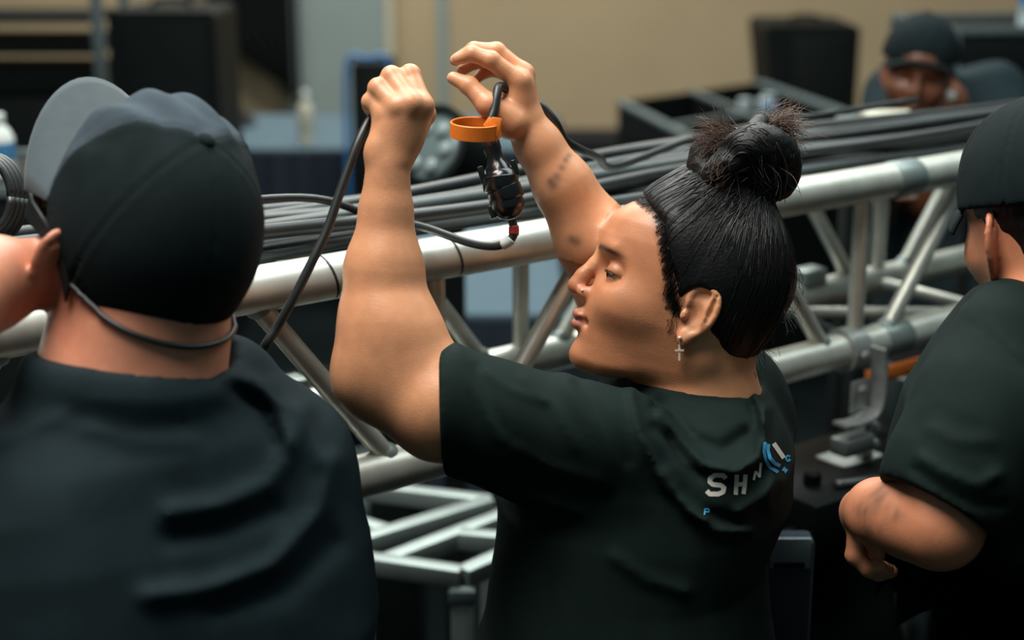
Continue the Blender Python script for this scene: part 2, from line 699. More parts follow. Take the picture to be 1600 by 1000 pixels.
def add_head(F, H, face=True, jawback=0.015):
    A = H.ax()
    s = H.sc
    F.ell(H(-0.004, 0, 0.058), np.array([0.104, 0.077, 0.088]) * s, A, 0.01)

    def fn(p):
        q = H.local(p)
        f, l, u = q[..., 0], q[..., 1], q[..., 2]
        Fx = np.interp(u, HU, HF)
        W = np.interp(u, HU, HW)
        ext = np.where(f >= 0, Fx, 0.06)
        n = 2.15
        g = ((np.abs(l) / W) ** n + (np.abs(f) / ext) ** n) ** (1 / n) + 1e-6
        d = np.hypot(f, l) * (1 - 1 / g)
        d = np.where(g < 0.15, -0.05, d) * 0.85
        low = -0.0825 + np.clip(0.085 - f, 0, 0.2) * 0.26
        d = smax(d, low - u, 0.016)
        d = smax(d, u - 0.118, 0.03)
        return d * s
    F.op(fn, H(0.03, 0, 0.01), 0.16 * s, 0.018 * s, 'u')
    if not face:
        return
    # brow, cheeks, chin
    F.ell(H(0.096, 0.0, 0.060), np.array([0.014, 0.045, 0.011]) * s, A, 0.012)
    for sg in (1, -1):
        F.ell(H(0.064, sg * 0.0435, 0.004), np.array([0.030, 0.0195, 0.018]) * s, A, 0.030)
        F.ell(H(0.112, sg * 0.033, 0.034), np.array([0.020, 0.020, 0.0125]) * s, A, 0.012, 's')
        F.ell(H(0.102, sg * 0.050, 0.035), np.array([0.020, 0.0125, 0.0125]) * s, A, 0.012, 's')
    F.ell(H(0.0985, 0, -0.0655), np.array([0.0165, 0.020, 0.015]) * s, A, 0.012)
    # nose
    F.chain([H(0.1045, 0, 0.050), H(0.1125, 0, 0.036), H(0.1225, 0, 0.0205), H(0.1262, 0, 0.0085)], [0.0085 * s, 0.0080 * s, 0.0085 * s, 0.0108 * s], 0.010)
    for sg in (1, -1):
        F.ell(H(0.1135, sg * 0.0125, 0.0035), np.array([0.0115, 0.0062, 0.0075]) * s, A, 0.006)
        F.ell(H(0.120, sg * 0.0065, -0.0035), np.array([0.0042, 0.0026, 0.004]) * s, A, 0.003, 's')
    # lips (slightly pursed)
    F.ell(H(0.1155, 0, -0.0215), np.array([0.0088, 0.019, 0.0068]) * s, A, 0.004)
    F.ell(H(0.1140, 0, -0.0325), np.array([0.0095, 0.017, 0.0072]) * s, A, 0.004)
    F.ell(H(0.1215, 0, -0.0272), np.array([0.0062, 0.019, 0.0010]) * s, A, 0.002, 's')
    for sg in (1, -1):
        F.ell(H(0.105, sg * 0.0215, -0.028), np.array([0.006, 0.004, 0.004]) * s, A, 0.006, 's')
        # lids over the eyeball, with the opening between them
        F.ell(H(0.0860, sg * 0.0340, 0.034), 0.0140 * s, A, 0.0035)
        F.ell(H(0.0985, sg * 0.0375, 0.0312), np.array([0.0125, 0.0125, 0.0023]) * s, A, 0.0015, 's')


def add_ear(F, H, side, c=(-0.012, 0.073, 0.004), tilt=12.0, sc=1.0, flare=28.0):
    """outer ear: plate, rolled rim, inner ridge, hollow, lobe, tragus"""
    cf, cl, cu = c
    t = math.radians(tilt)
    fl = math.radians(flare)
    # ear plane: e1 backwards-out, e2 up
    e2 = unit(math.cos(t) * H.u - math.sin(t) * H.f)
    back = unit(-math.cos(t) * H.f - math.sin(t) * H.u)
    out = side * H.l
    e1 = unit(math.cos(fl) * back + math.sin(fl) * out)
    e3 = unit(np.cross(e1, e2)) * 1.0
    if e3 @ out < 0:
        e3 = -e3
    o = H(cf, side * cl, cu)
    s = H.sc * sc

    def E(a, b, c_=0.0):
        return o + s * (a * e1 + b * e2 + c_ * e3)
    A = np.array([e1, e2, e3])
    F.ell(E(0.006, 0.004, -0.001), np.array([0.0165, 0.026, 0.0042]) * s, A, 0.004)
    rim = [(-0.008, 0.008, 0.003), (-0.009, 0.018, 0.003), (-0.003, 0.029, 0.003), (0.008, 0.0325, 0.003), (0.0185, 0.026, 0.003), (0.0225, 0.012, 0.003), (0.020, -0.003, 0.002), (0.013, -0.015, 0.001), (0.005, -0.024, 0.001)]
    pts = spl([E(*q) for q in rim], 3)
    F.chain(pts, [0.0034 * s] * len(pts), 0.002)
    F.ell(E(0.0005, -0.0245, 0.0005), np.array([0.0085, 0.0095, 0.0042]) * s, A, 0.004)
    F.ell(E(0.013, 0.009, 0.0045), np.array([0.0035, 0.018, 0.003]) * s, A, 0.003)
    F.ell(E(0.002, 0.0, 0.006), np.array([0.0085, 0.0125, 0.0062]) * s, A, 0.004, 's')
    F.ell(E(0.004, 0.022, 0.005), np.array([0.006, 0.005, 0.0035]) * s, A, 0.003, 's')
    F.ell(E(0.0175, 0.014, 0.0058), np.array([0.0018, 0.015, 0.003]) * s, A, 0.002, 's')
    F.ell(E(-0.0075, -0.003, 0.004), np.array([0.0042, 0.0065, 0.004]) * s, A, 0.003)
    return E


def neckhole(S, a, axis, r, k=0.005):
    ax = unit(axis)
    a = np.asarray(a, float)

    def fn(p):
        q = p - a
        h = q @ ax
        rad = np.sqrt(np.maximum((q * q).sum(-1) - h * h, 1e-12))
        return smax(rad - r, -h, 0.004)
    return S.op(fn, a + ax * 0.1, 0.2, k, 's')


def collar(S, c, axis, R, r, k=0.008, squash=1.0):
    a = unit(axis)
    c = np.asarray(c, float)

    def fn(p):
        q = p - c
        h = q @ a
        rad = np.sqrt(np.maximum((q * q).sum(-1) - h * h, 1e-12))
        return np.hypot(np.abs(rad - R), h * squash) - r
    return S.op(fn, c, R + r, k, 'u')


def finger(F, pts, rs, k=0.003):
    F.chain(pts, rs, k)
    for i in range(1, len(pts) - 1):
        F.ell(pts[i], rs[i] * 1.08, None, 0.002)


def build_field(F, name, lo, hi, h, m, parent, colfn=None, it=2):
    v, f = F.mesh(lo, hi, h)
    v = smooth_mesh(v, f, it)
    c = colfn(v) if colfn is not None else None
    return newobj(name, v, f, m, parent, True, None, c)


def bounds(pts, pad):
    p = np.asarray(pts)
    return p.min(0) - pad, p.max(0) + pad


def lower_body(root, hip, yaw_dir, hx, hy, foot_fwd, label_shoe=None):
    """trousers and shoes down to the floor"""
    fx = unit(np.array([yaw_dir[0], yaw_dir[1], 0]))
    sd = np.array([-fx[1], fx[0], 0])
    F = Field()
    hip = np.asarray(hip, float)
    loft(F, [(hip + [0, 0, 0.10], hx * 0.98, hy * 0.98), (hip, hx, hy), (hip - [0, 0, 0.12], hx * 0.9, hy * 0.92)], fx, 0.03)
    for sg in (1, -1):
        a = hip + sd * sg * hy * 0.5 - [0, 0, 0.08]
        kn = np.array([a[0], a[1], 0]) + sd * sg * 0.01 + fx * 0.02 + [0, 0, 0.48]
        an = np.array([a[0], a[1], 0]) + sd * sg * 0.015 - fx * 0.01 + [0, 0, 0.06]
        F.chain([a, kn, an], [0.098, 0.072, 0.062], 0.05)
        F.disp(lambda p: 0.003 * vnoise(p, 26, 5))
    lo = np.array([hip[0] - 0.4, hip[1] - 0.4, -0.02])
    hi = np.array([hip[0] + 0.4, hip[1] + 0.4, hip[2] + 0.16])
    build_field(F, 'trousers', lo, hi, 0.012, M_trouser, root)
    for sg in (1, -1):
        a = hip + sd * sg * (hy * 0.5 + 0.012)
        b = np.array([a[0], a[1], 0.0])
        S = Field()
        S.chain([b - fx * 0.06 + [0, 0, 0.05], b + fx * 0.05 + [0, 0, 0.045], b + fx * 0.15 + [0, 0, 0.035]], [0.05, 0.05, 0.04], 0.03)
        S.cone(b - fx * 0.04 + [0, 0, 0.05], b - fx * 0.04 + [0, 0, 0.11], 0.048, 0.05, 0.03)
        S.op(lambda p: 0.002 - p[..., 2], b, 0.4, 0.004, 'i')
        build_field(S, 'shoe', b - [0.3, 0.3, 0.03], b + [0.3, 0.3, 0.2], 0.009, M_shoe, root)


# ------------------------------------------------------------------ setting: hall floor and far wall
M_floor = mat('hall_carpet', srgb(11, 16, 17), 0.95, spec=0.03, noise=0.25, nscale=3)
M_wall = mat('beige_wall', srgb(168, 151, 120), 0.85, noise=0.06, nscale=1.2)
M_wallgrey = mat('grey_wall_panel', srgb(132, 146, 144), 0.8, noise=0.04, nscale=1.5)
M_wallcream = mat('cream_trim', srgb(190, 186, 165), 0.8)
M_skirting = mat('dark_skirting', srgb(40, 40, 40), 0.7)
g = G()
g.box((0, 7.0, -0.05), (12, 11, 0.05))
tag(g.build('floor', M_floor, smooth=False), kind='structure')
WY = 12.0
g = G()
g.box((0, WY + 0.1, 2.5), (12, 0.1, 2.5))
tag(g.build('wall_back', M_wall, smooth=False), kind='structure')


def onwall(px, y=WY):
    """x on the back wall for an image column near the top of the frame"""
    dv = P(px, 110, 1.0) - CAM
    return dv[0] / dv[1] * y


g = G()
x0, x1 = onwall(458), onwall(604)
g.box(((x0 + x1) / 2, WY - 0.10, 2.5), ((x1 - x0) / 2, 0.10, 2.5))
tag(g.build('trim_1', M_wallgrey, smooth=False), kind='structure')
g = G()
x0, x1 = onwall(604), onwall(618)
g.box(((x0 + x1) / 2, WY - 0.06, 2.5), ((x1 - x0) / 2, 0.06, 2.5))
tag(g.build('trim_2', M_wallcream, smooth=False), kind='structure')
g = G()
x0, x1 = onwall(684), onwall(700)
g.box(((x0 + x1) / 2, WY - 0.02, 2.5), ((x1 - x0) / 2, 0.02, 2.5))
tag(g.build('trim_3', M_wallgrey, smooth=False), kind='structure')
g = G()
g.box((0, WY - 0.012, 0.06), (12, 0.012, 0.06))
tag(g.build('baseboard_back', M_skirting, smooth=False), kind='structure')

# ------------------------------------------------------------------ the lighting truss
ZT, HT = 1.558, 0.256
tA = Pz(580, 421, ZT)
tB = Pz(1350, 289, ZT)
LT = np.linalg.norm(tB - tA)
tdir = unit(tB - tA)
tprp = unit(np.cross([0, 0, 1.0], tdir))
if tprp[1] < 0:
    tprp = -tprp
ZV = np.array([0, 0, 1.0])


def tr(t, far=0, low=0, off=(0, 0, 0)):
    """point on a chord: t runs 0..1 between the two measured points"""
    return tA + (tB - tA) * t + tprp * HT * far - ZV * HT * low + np.asarray(off)


def make_truss():
    T0, T1 = -1.15, 2.35
    root = empty('lighting_truss', (tA[0], tA[1], ZT - HT - 0.03))
    tag(root, 'long silver aluminium box truss with tube chords and diagonal braces, black cables lying on top', 'truss')
    for far in (0, 1):
        for low in (0, 1):
            g = G()
            g.tube([tr(T0, far, low), tr(T1, far, low)], 0.0268, 24)
            c = g.build('chord', M_alu, root, auto=HARD)
            # weld collars and section joints
            for tj in (-0.62, 1.10, 2.1):
                g = G()
                g.lathe(tr(tj, far, low) - tdir * 0.03, tdir, [(0, 0.0274), (0.002, 0.0285), (0.058, 0.0285), (0.06, 0.0274)], 20)
                g.build('joint_sleeve', M_alu2, c, auto=HARD)
    for far in (0, 1):
        nodes = [0.104 + 0.896 * k for k in range(-1, 3)] if far == 0 else [0.478 + 0.93 * k for k in range(-1, 2)]
        for tv in nodes:
            g = G()
            g.tube([tr(tv, far, 0, -ZV * 0.02), tr(tv, far, 1, ZV * 0.02)], 0.0127, 14)
            g.build('vertical_brace', M_alu, root, auto=HARD)
            if far == 0 and abs(tv - 0.104) < 0.01:
                g = G()
                g.tube([tr(tv - 0.035, far, 0, -ZV * 0.02), tr(tv - 0.035, far, 1, ZV * 0.02)], 0.0105, 14)
                g.build('vertical_brace', M_alu, root, auto=HARD)
            for sg in (-1, 1):
                g = G()
                a = tr(tv + sg * 0.085, far, 1, ZV * 0.016)
                b = tr(tv + sg * 0.28, far, 0, -ZV * 0.016)
                g.tube([a, b], 0.0127, 14)
                br = g.build('diagonal_brace', M_alu, root, auto=HARD)
                for (q, up) in ((a, 1), (b, -1)):
                    g = G()
                    t = unit(b - a) * up
                    g.lathe(q - t * 0.004, t, [(0, 0.0165), (0.012, 0.0165), (0.018, 0.0130)], 14)
                    g.build('weld_bead', M_alu2, br, auto=HARD)
    # top and bottom lacing between the two faces
    for low in (0, 1):
        k = 0
        t = -1.0
        while t < 2.2:
            g = G()
            f0, f1 = (0, 1) if k % 2 == 0 else (1, 0)
            g.tube([tr(t, f0, low), tr(t + 0.38, f1, low)], 0.0095, 12)
            g.build('lacing_tube', M_alu, root, auto=HARD)
            if k % 2 == 0:
                g = G()
                g.tube([tr(t, 0, low), tr(t, 1, low)], 0.0105, 12)
                g.build('cross_tube', M_alu, root, auto=HARD)
            t += 0.40
            k += 1
    for t_ in (-0.07, 0.13, 0.47, 1.32):
        g = G()
        g.lathe(tr(t_) - tdir * 0.003, unit(tdir + ZV * 0.25), [(0, 0.0268), (0.0005, 0.0279), (0.0030, 0.0279), (0.0035, 0.0268)], 20)
        g.build('cable_tie', M_rubber, root, auto=HARD)
    # conical connector bosses seen on the lower chords
    for (t, far) in ((0.93, 1), (1.2, 1), (0.02, 1)):
        g = G()
        g.box(tr(t, far, 1, ZV * 0.03), (0.028, 0.02, 0.02), (tdir, tprp, ZV), 0.005)
        g.build('fixing_block', M_alu2, root)
    return root


make_truss()
# two winch towers, outside the picture, carry the truss
M_tower = mat('tower_steel', srgb(60, 64, 66), 0.5, metal=0.6)
for t, lab in ((-1.05, 'grey winch tower carrying the left end of the truss'), (2.28, 'grey winch tower carrying the right end of the truss')):
    c = tr(t, 0.5, 1)
    root = empty('winch_tower', (c[0], c[1], 0))
    tag(root, lab, 'stand', 'winch towers')
    g = G()
    g.beam((c[0], c[1], 0.02), (c[0], c[1], ZT - HT - 0.055), 0.08, 0.08, (1, 0, 0))
    g.build('mast', M_tower, root, smooth=False)
    g = G()
    g.beam(tr(t, -0.2, 1, -ZV * 0.042), tr(t, 1.2, 1, -ZV * 0.042), 0.08, 0.03)
    g.build('fork', M_tower, root, smooth=False)
    for k in range(4):
        an = math.pi / 4 + k * math.pi / 2
        g = G()
        g.beam((c[0], c[1], 0.05), (c[0] + 0.35 * math.cos(an), c[1] + 0.35 * math.sin(an), 0.02), 0.05, 0.04)
        g.build('leg', M_tower, root, smooth=False)


# ------------------------------------------------------------------ cables lying on the truss
def truss_cables():
    r = np.random.default_rng(3)
    n = 15
    order = ['first', 'second', 'third', 'fourth', 'fifth', 'sixth', 'seventh', 'eighth', 'ninth', 'tenth', 'eleventh', 'twelfth', 'thirteenth', 'fourteenth', 'last']
    shared = r.uniform(0, 6, (2, 2))
    for i in range(n):
        lane, layer = divmod(i, 2)
        rad = [0.0070, 0.0092, 0.0082, 0.0098, 0.0076][i % 5]
        pts = []
        ph = r.uniform(0, 6)
        for k in range(19):
            t = -0.95 + k * 0.17
            w = (0.03 + 0.05 * layer) * math.sin(shared[layer][0] + t * (2.6 + 1.3 * layer)) + (0.015 + 0.03 * layer) * math.sin(shared[layer][1] + t * 6.2) + 0.014 * math.sin(ph + t * 8.0)
            f_ = 0.200 + 0.0935 * lane + 0.035 * layer + w
            pts.append(tr(t, f_, 0, ZV * (0.0115 + 0.0100 + (0.0192 + 0.006 * (1 + math.sin(ph + 3.5 * t))) * layer)))
        g = G()
        g.tube(spl(pts, 5), rad, 10)
        o = g.build('cable', M_rubber if i % 3 else M_rubber2)
        tag(o, ('grey' if i % 3 == 0 else 'black') + ' cable lying on the truss, ' + order[i] + ' of the bundle counted from the near tube', 'cable', 'cables on the truss')


truss_cables()


# ------------------------------------------------------------------ clamp and moving light hanging from the lower chord
M_grey = mat('grey_cast_metal', srgb(104, 112, 112), 0.45, metal=0.5)
M_lamp = mat('lamp_housing_black', srgb(9, 13, 14), 0.45, spec=0.06, bump=0.1, bscale=60)


def moving_light(t, label, withclamp=True, head_tilt=20):
    c = tr(t, 0, 1)
    root = empty('moving_light', (c[0], c[1], c[2] - 0.62))
    tag(root, label, 'stage light', 'stage lights under the truss')
    # half coupler round the tube
    g = G()
    prof = [(-0.019, 0.0275), (-0.019, 0.035), (0.019, 0.035), (0.019, 0.0275)]
    g.lathe(c, tdir, prof, 28, closed=True)
    cl = g.build('clamp_ring', M_steel, root, auto=HARD)
    g = G()
    sd = -tprp
    path = spl([c + tdir * 0.016 + ZV * 0.012, c + tdir * 0.024 - ZV * 0.03, c + tdir * 0.022 - ZV * 0.075, c + tdir * 0.006 - ZV * 0.098, c - tdir * 0.028 - ZV * 0.103, c - tdir * 0.062 - ZV * 0.100], 5)
    g.sheet([[q + sd * w for w in (0.032, 0.042, 0.052, 0.062)] for q in path], 0.005)
    g.build('clamp_hook', M_steel, root, auto=HARD)
    g = G()
    g.box(c - ZV * 0.066 - tdir * 0.006 + sd * 0.034, (0.020, 0.003, 0.026), (tdir, sd, ZV), 0.002)
    g.build('clamp_plate', M_steel, root, auto=HARD)
    g = G()
    g.box(c - ZV * 0.135 - tdir * 0.03 + sd * 0.045, (0.034, 0.018, 0.014), (tdir, sd, ZV), 0.006)
    g.build('clamp_foot', M_grey, root, auto=HARD)
    g = G()
    for (dz, s) in ((-0.055, 1), (-0.10, 1), (0.0, 1)):
        g = G()
        g.lathe(c + ZV * dz + sd * 0.037 - tdir * 0.004, sd, [(0, 0.0075), (0.006, 0.0075), (0.0075, 0.005)], 6)
        g.build('clamp_bolt', M_steel, root, auto=HARD)
    g = G()
    g.lathe(c - ZV * 0.150 + tdir * 0.03 + sd * 0.01, -ZV, [(-0.02, 0.006), (0.0, 0.012), (0.012, 0.012), (0.014, 0.007), (0.03, 0.006)], 12)
    g.build('clamp_bolt', M_steel, root, auto=HARD)
    # wing nut
    g = G()
    w = c - ZV * 0.155 + tdir * 0.035 + sd * 0.03
    g.sphere(w, (0.013, 0.010, 0.011), None, 12, 8)
    g.sphere(w + ZV * 0.022 + tdir * 0.006, (0.008, 0.005, 0.014), None, 10, 8)
    g.sphere(w - ZV * 0.016 - tdir * 0.010, (0.011, 0.006, 0.010), None, 10, 8)
    g.build('wing_nut', M_steel, root)
    # base box with handles
    b = c - ZV * 0.235
    g = G()
    g.box(b, (0.17, 0.105, 0.052), (tdir, sd, ZV), 0.018)
    g.build('base_box', M_lamp, root, auto=HARD)
    for s in (-1, 1):
        g = G()
        q = b + tdir * s * 0.175
        g.tube(spl([q + sd * 0.07, q + sd * 0.06 + tdir * s * 0.035, q - sd * 0.06 + tdir * s * 0.035, q - sd * 0.07], 5), 0.010, 10)
        g.build('handle', M_lamp, root)
    g = G()
    g.box(b + ZV * 0.053 + tdir * 0.02, (0.045, 0.03, 0.002), (tdir, sd, ZV))
    g.build('label_plate', M_white, root, smooth=False)
    for s in (-1, 1):
        g = G()
        g.lathe(b + ZV * 0.05 + tdir * s * 0.11 + sd * 0.04, ZV, [(0, 0.014), (0.018, 0.014), (0.022, 0.009)], 12)
        g.build('power_socket', M_lamp, root, auto=HARD)
    # yoke and head
    for s in (-1, 1):
        g = G()
        g.tube(spl([b - ZV * 0.05 + tdir * s * 0.12, b - ZV * 0.12 + tdir * s * 0.145, b - ZV * 0.21 + tdir * s * 0.14], 5), 0.024, 12)
        g.build('yoke_arm', M_lamp, root)
    g = G()
    hc = b - ZV * 0.215
    ax = unit(-ZV * math.cos(math.radians(head_tilt)) + sd * math.sin(math.radians(head_tilt)))
    g.lathe(hc - ax * 0.12, ax, [(0, 0.06), (0.02, 0.085), (0.10, 0.105), (0.18, 0.105), (0.21, 0.09), (0.215, 0.075)], 28)
    hd = g.build('lamp_head', M_lamp, root, auto=HARD)
    g = G()
    g.lathe(hc + ax * 0.0955, ax, [(0, 0.07), (0.004, 0.06), (0.008, 0.03), (0.010, 0.004)], 24)
    g.build('lens', mat('lens_glass', srgb(70, 80, 90), 0.05, spec=1.0), hd)
    # power cable looping over the base
    g = G()
    g.tube(spl([b + ZV * 0.09 - tdir * 0.16 + sd * 0.13, b + ZV * 0.085 - tdir * 0.10 + sd * 0.14, b + ZV * 0.064 - tdir * 0.02 + sd * 0.125, b + ZV * 0.064 + tdir * 0.06 + sd * 0.11, b + ZV * 0.075 + tdir * 0.16 + sd * 0.10, b + ZV * 0.16 + tdir * 0.26 + sd * 0.03], 6), 0.008, 10)
    g.build('power_lead', M_rubber, root)
    return root


moving_light(0.985, 'black stage light hanging from the silver clamp on the lower tube right of the woman')
moving_light(1.62, 'black stage light hanging behind the capped man at the right', head_tilt=0)


# ------------------------------------------------------------------ silver frames standing below the truss
def open_frame(zt, bars, legs, label, w=0.031, foot=True):
    """open frame of square tube; bars and legs given by corners on the frame's top plane"""
    c = np.mean([Pz(*q, zt) for b in bars for q in b], axis=0)
    root = empty('metal_stand', (c[0], c[1], 0))
    tag(root, label, 'metal frame', 'silver frames under the truss')
    for i, (a, b) in enumerate(bars):
        g = G()
        g.beam(Pz(*a, zt) - ZV * (w / 2 + 0.0006 * (i % 3)), Pz(*b, zt) - ZV * (w / 2 + 0.0006 * (i % 3)), w, w, bevel=0.004)
        g.build('frame_bar', M_alu2, root, auto=HARD)
        g = G()
        g.beam(Pz(*a, zt) - ZV * 0.40, Pz(*b, zt) - ZV * 0.40, w * 0.8, w * 0.8, bevel=0.004)
        g.build('lower_bar', M_alu2, root, auto=HARD)
    for q in legs:
        p = Pz(*q, zt)
        g = G()
        g.beam(p - ZV * w * 0.9, (p[0], p[1], 0.0), w * 1.15, w * 1.15, (1, 0, 0), bevel=0.006)
        g.build('leg', M_alu2, root, auto=HARD)
        g = G()
        g.box(p - ZV * (w + 0.012), (w * 0.68, w * 0.68, 0.012), bevel=0.003)
        g.build('corner_bracket', M_edge, root, auto=HARD)
    return root


open_frame(0.97, [((545, 862), (722, 887)), ((603, 868), (960, 732)), ((722, 887), (1010, 760)), ((717, 828), (838, 838)), ((960, 732), (1010, 760))],
           [(722, 887), (545, 862), (1010, 760)], 'nearest silver frame under the truss, its lit corner post between the two shirts')
open_frame(0.97, [((480, 863), (766, 776)), ((560, 752), (766, 776)), ((480, 786), (604, 822)), ((480, 863), (380, 797)), ((380, 797), (560, 752))],
           [(766, 776), (480, 863), (560, 752)], 'second silver frame, lying beyond the one with the lit corner')


# ------------------------------------------------------------------ tables with blue cloths and pleated skirts
M_cloth = mat('blue_tablecloth', srgb(80, 98, 108), 0.85, spec=0.1, noise=0.05, nscale=8)
M_navy = mat('navy_skirt', srgb(24, 36, 50), 0.9, noise=0.1)


def table(xa, xb, ya, yb, z, label, group, pleat=0.115):
    c = ((xa + xb) / 2, (ya + yb) / 2, 0)
    root = empty('skirted_table', c)
    tag(root, label, 'table', group)
    g = G()
    g.box((c[0], c[1], z - 0.012), ((xb - xa) / 2, (yb - ya) / 2, 0.012), bevel=0.005)
    g.build('table_top', M_cloth, root, auto=HARD)
    # pleated skirt: a folded band round the edge
    per = [(xa, ya), (xb, ya), (xb, yb), (xa, yb), (xa, ya)]
    pts = []
    for (a, b) in zip(per[:-1], per[1:]):
        L = math.hypot(b[0] - a[0], b[1] - a[1])
        n = max(8, int(L / pleat * 8))
        t = np.array([(b[0] - a[0]) / L, (b[1] - a[1]) / L])
        nn = np.array([t[1], -t[0]])
        for i in range(n):
            s = i / n * L
            w = 0.022 * (1 - abs(((s / pleat) % 1) * 2 - 1)) ** 0.6
            pts.append((a[0] + t[0] * s + nn[0] * w, a[1] + t[1] * s + nn[1] * w))
    pts.append(pts[0])
    grid = [[(x, y, zz) for zz in (z - 0.02, z - 0.2, 0.35, 0.02)] for (x, y) in pts]
    g = G()
    g.sheet(grid)
    g.build('table_skirt', M_navy, root, smooth=False)
    for sx in (-1, 1):
        for sy in (-1, 1):
            g = G()
            q = np.array([c[0] + sx * ((xb - xa) / 2 - 0.08), c[1] + sy * ((yb - ya) / 2 - 0.08), 0])
            g.tube([q, q + [0, 0, z - 0.024]], 0.016, 8)
            g.build('leg', M_matte, root)
    return root


M_pouch = mat('glossy_pouch', srgb(120, 138, 144), 0.4, spec=0.6, bump=0.3, bscale=60)
zt = 0.74
p0 = Pz(300, 232, zt)
p1 = Pz(880, 232, zt)
pb = Pz(600, 178, zt)
table(p0[0], p1[0], p0[1], pb[1], zt, 'long far table under a blue cloth with a navy pleated skirt', 'blue tables')
q0 = Pz(585, 490, zt)
q1 = Pz(884, 490, zt)
qb = Pz(700, 350, zt)
table(q0[0], q1[0], q0[1], qb[1], zt, 'nearer blue-topped table seen through the braces of the truss', 'blue tables')


def bottle(c, h, r, label, body_m, cap_m, band_m):
    root = empty('water_bottle', c)
    tag(root, label, 'bottle')
    g = G()
    g.lathe(c, ZV, [(0, r * 0.8), (0.006, r), (h * 0.12, r), (h * 0.14, r * 0.95), (h * 0.16, r), (h * 0.62, r), (h * 0.74, r * 0.75), (h * 0.84, r * 0.38), (h * 0.88, r * 0.36)], 20)
    g.build('bottle_body', body_m, root, auto=HARD)
    g = G()
    g.lathe(np.asarray(c) + ZV * h * 0.28, ZV, [(0, r * 1.015), (0.001, r * 1.02), (h * 0.28, r * 1.02), (h * 0.281, r * 1.015)], 20)
    g.build('bottle_label', band_m, root, auto=HARD)
    g = G()
    g.lathe(np.asarray(c) + ZV * h * 0.86, ZV, [(0, r * 0.45), (0.002, r * 0.47), (h * 0.12, r * 0.47), (h * 0.14, r * 0.40)], 16)
    g.build('bottle_cap', cap_m, root, auto=HARD)


M_clear = mat('frosted_plastic', srgb(170, 186, 190), 0.25, noise=0.05)
M_bluelab = mat('blue_label', srgb(60, 120, 165), 0.5)
M_cream = mat('cream_label', srgb(178, 178, 160), 0.6)
bp = Pz(479, 224, zt)
bottle(bp + ZV * 0.001, 0.26, 0.040, 'white-capped bottle standing on the far blue table', M_cream, M_white, M_cream)

# ------------------------------------------------------------------ black things behind the left man
def case(center, half, yawdeg, name, label, cat, m=M_case, edge=M_edge, latches=2, group=None, lidline=True):
    """flight case: body, lid, edge profiles, ball corners, latches, feet"""
    c = np.asarray(center, float)
    y = math.radians(yawdeg)
    X = np.array([math.cos(y), math.sin(y), 0])
    Y = np.array([-math.sin(y), math.cos(y), 0])
    h = np.asarray(half, float)
    root = empty(name, c - ZV * h[2])
    tag(root, label, cat, group)
    b = 0.30 * h[2]
    g = G()
    g.box(c - ZV * b * 0.5, (h[0], h[1], h[2] - b * 0.5 - 0.004), (X, Y, ZV), 0.01)
    g.build('case_body', m, root, auto=HARD)
    g = G()
    g.box(c + ZV * (h[2] - b * 0.5 + 0.002), (h[0], h[1], b * 0.5 - 0.003), (X, Y, ZV), 0.01)
    g.build('case_lid', m, root, auto=HARD)
    for sx in (-1, 1):
        for sy in (-1, 1):
            g = G()
            p = c + X * sx * h[0] + Y * sy * h[1]
            g.beam(p - ZV * (h[2] - 0.01), p + ZV * (h[2] - 0.01), 0.022, 0.022, X)
            g.build('edge_profile', edge, root, smooth=False)
    for s in (-1, 1):
        for top in (1,):
            g = G()
            g.beam(c + Y * s * h[1] - X * h[0] + ZV * top * h[2], c + Y * s * h[1] + X * h[0] + ZV * top * h[2], 0.022, 0.022)
            g.build('edge_profile', edge, root, smooth=False)
            g = G()
            g.beam(c + X * s * h[0] - Y * h[1] + ZV * top * h[2], c + X * s * h[0] + Y * h[1] + ZV * top * h[2], 0.022, 0.022)
            g.build('edge_profile', edge, root, smooth=False)
    for k in range(latches):
        g = G()
        q = c - Y * (h[1] + 0.003) + X * h[0] * (-0.5 + k / max(1, latches - 1)) + ZV * (h[2] - b)
        g.box(q, (0.05, 0.006, 0.04), (X, Y, ZV), 0.004)
        g.build('latch', M_edge, root, auto=HARD)
    return root


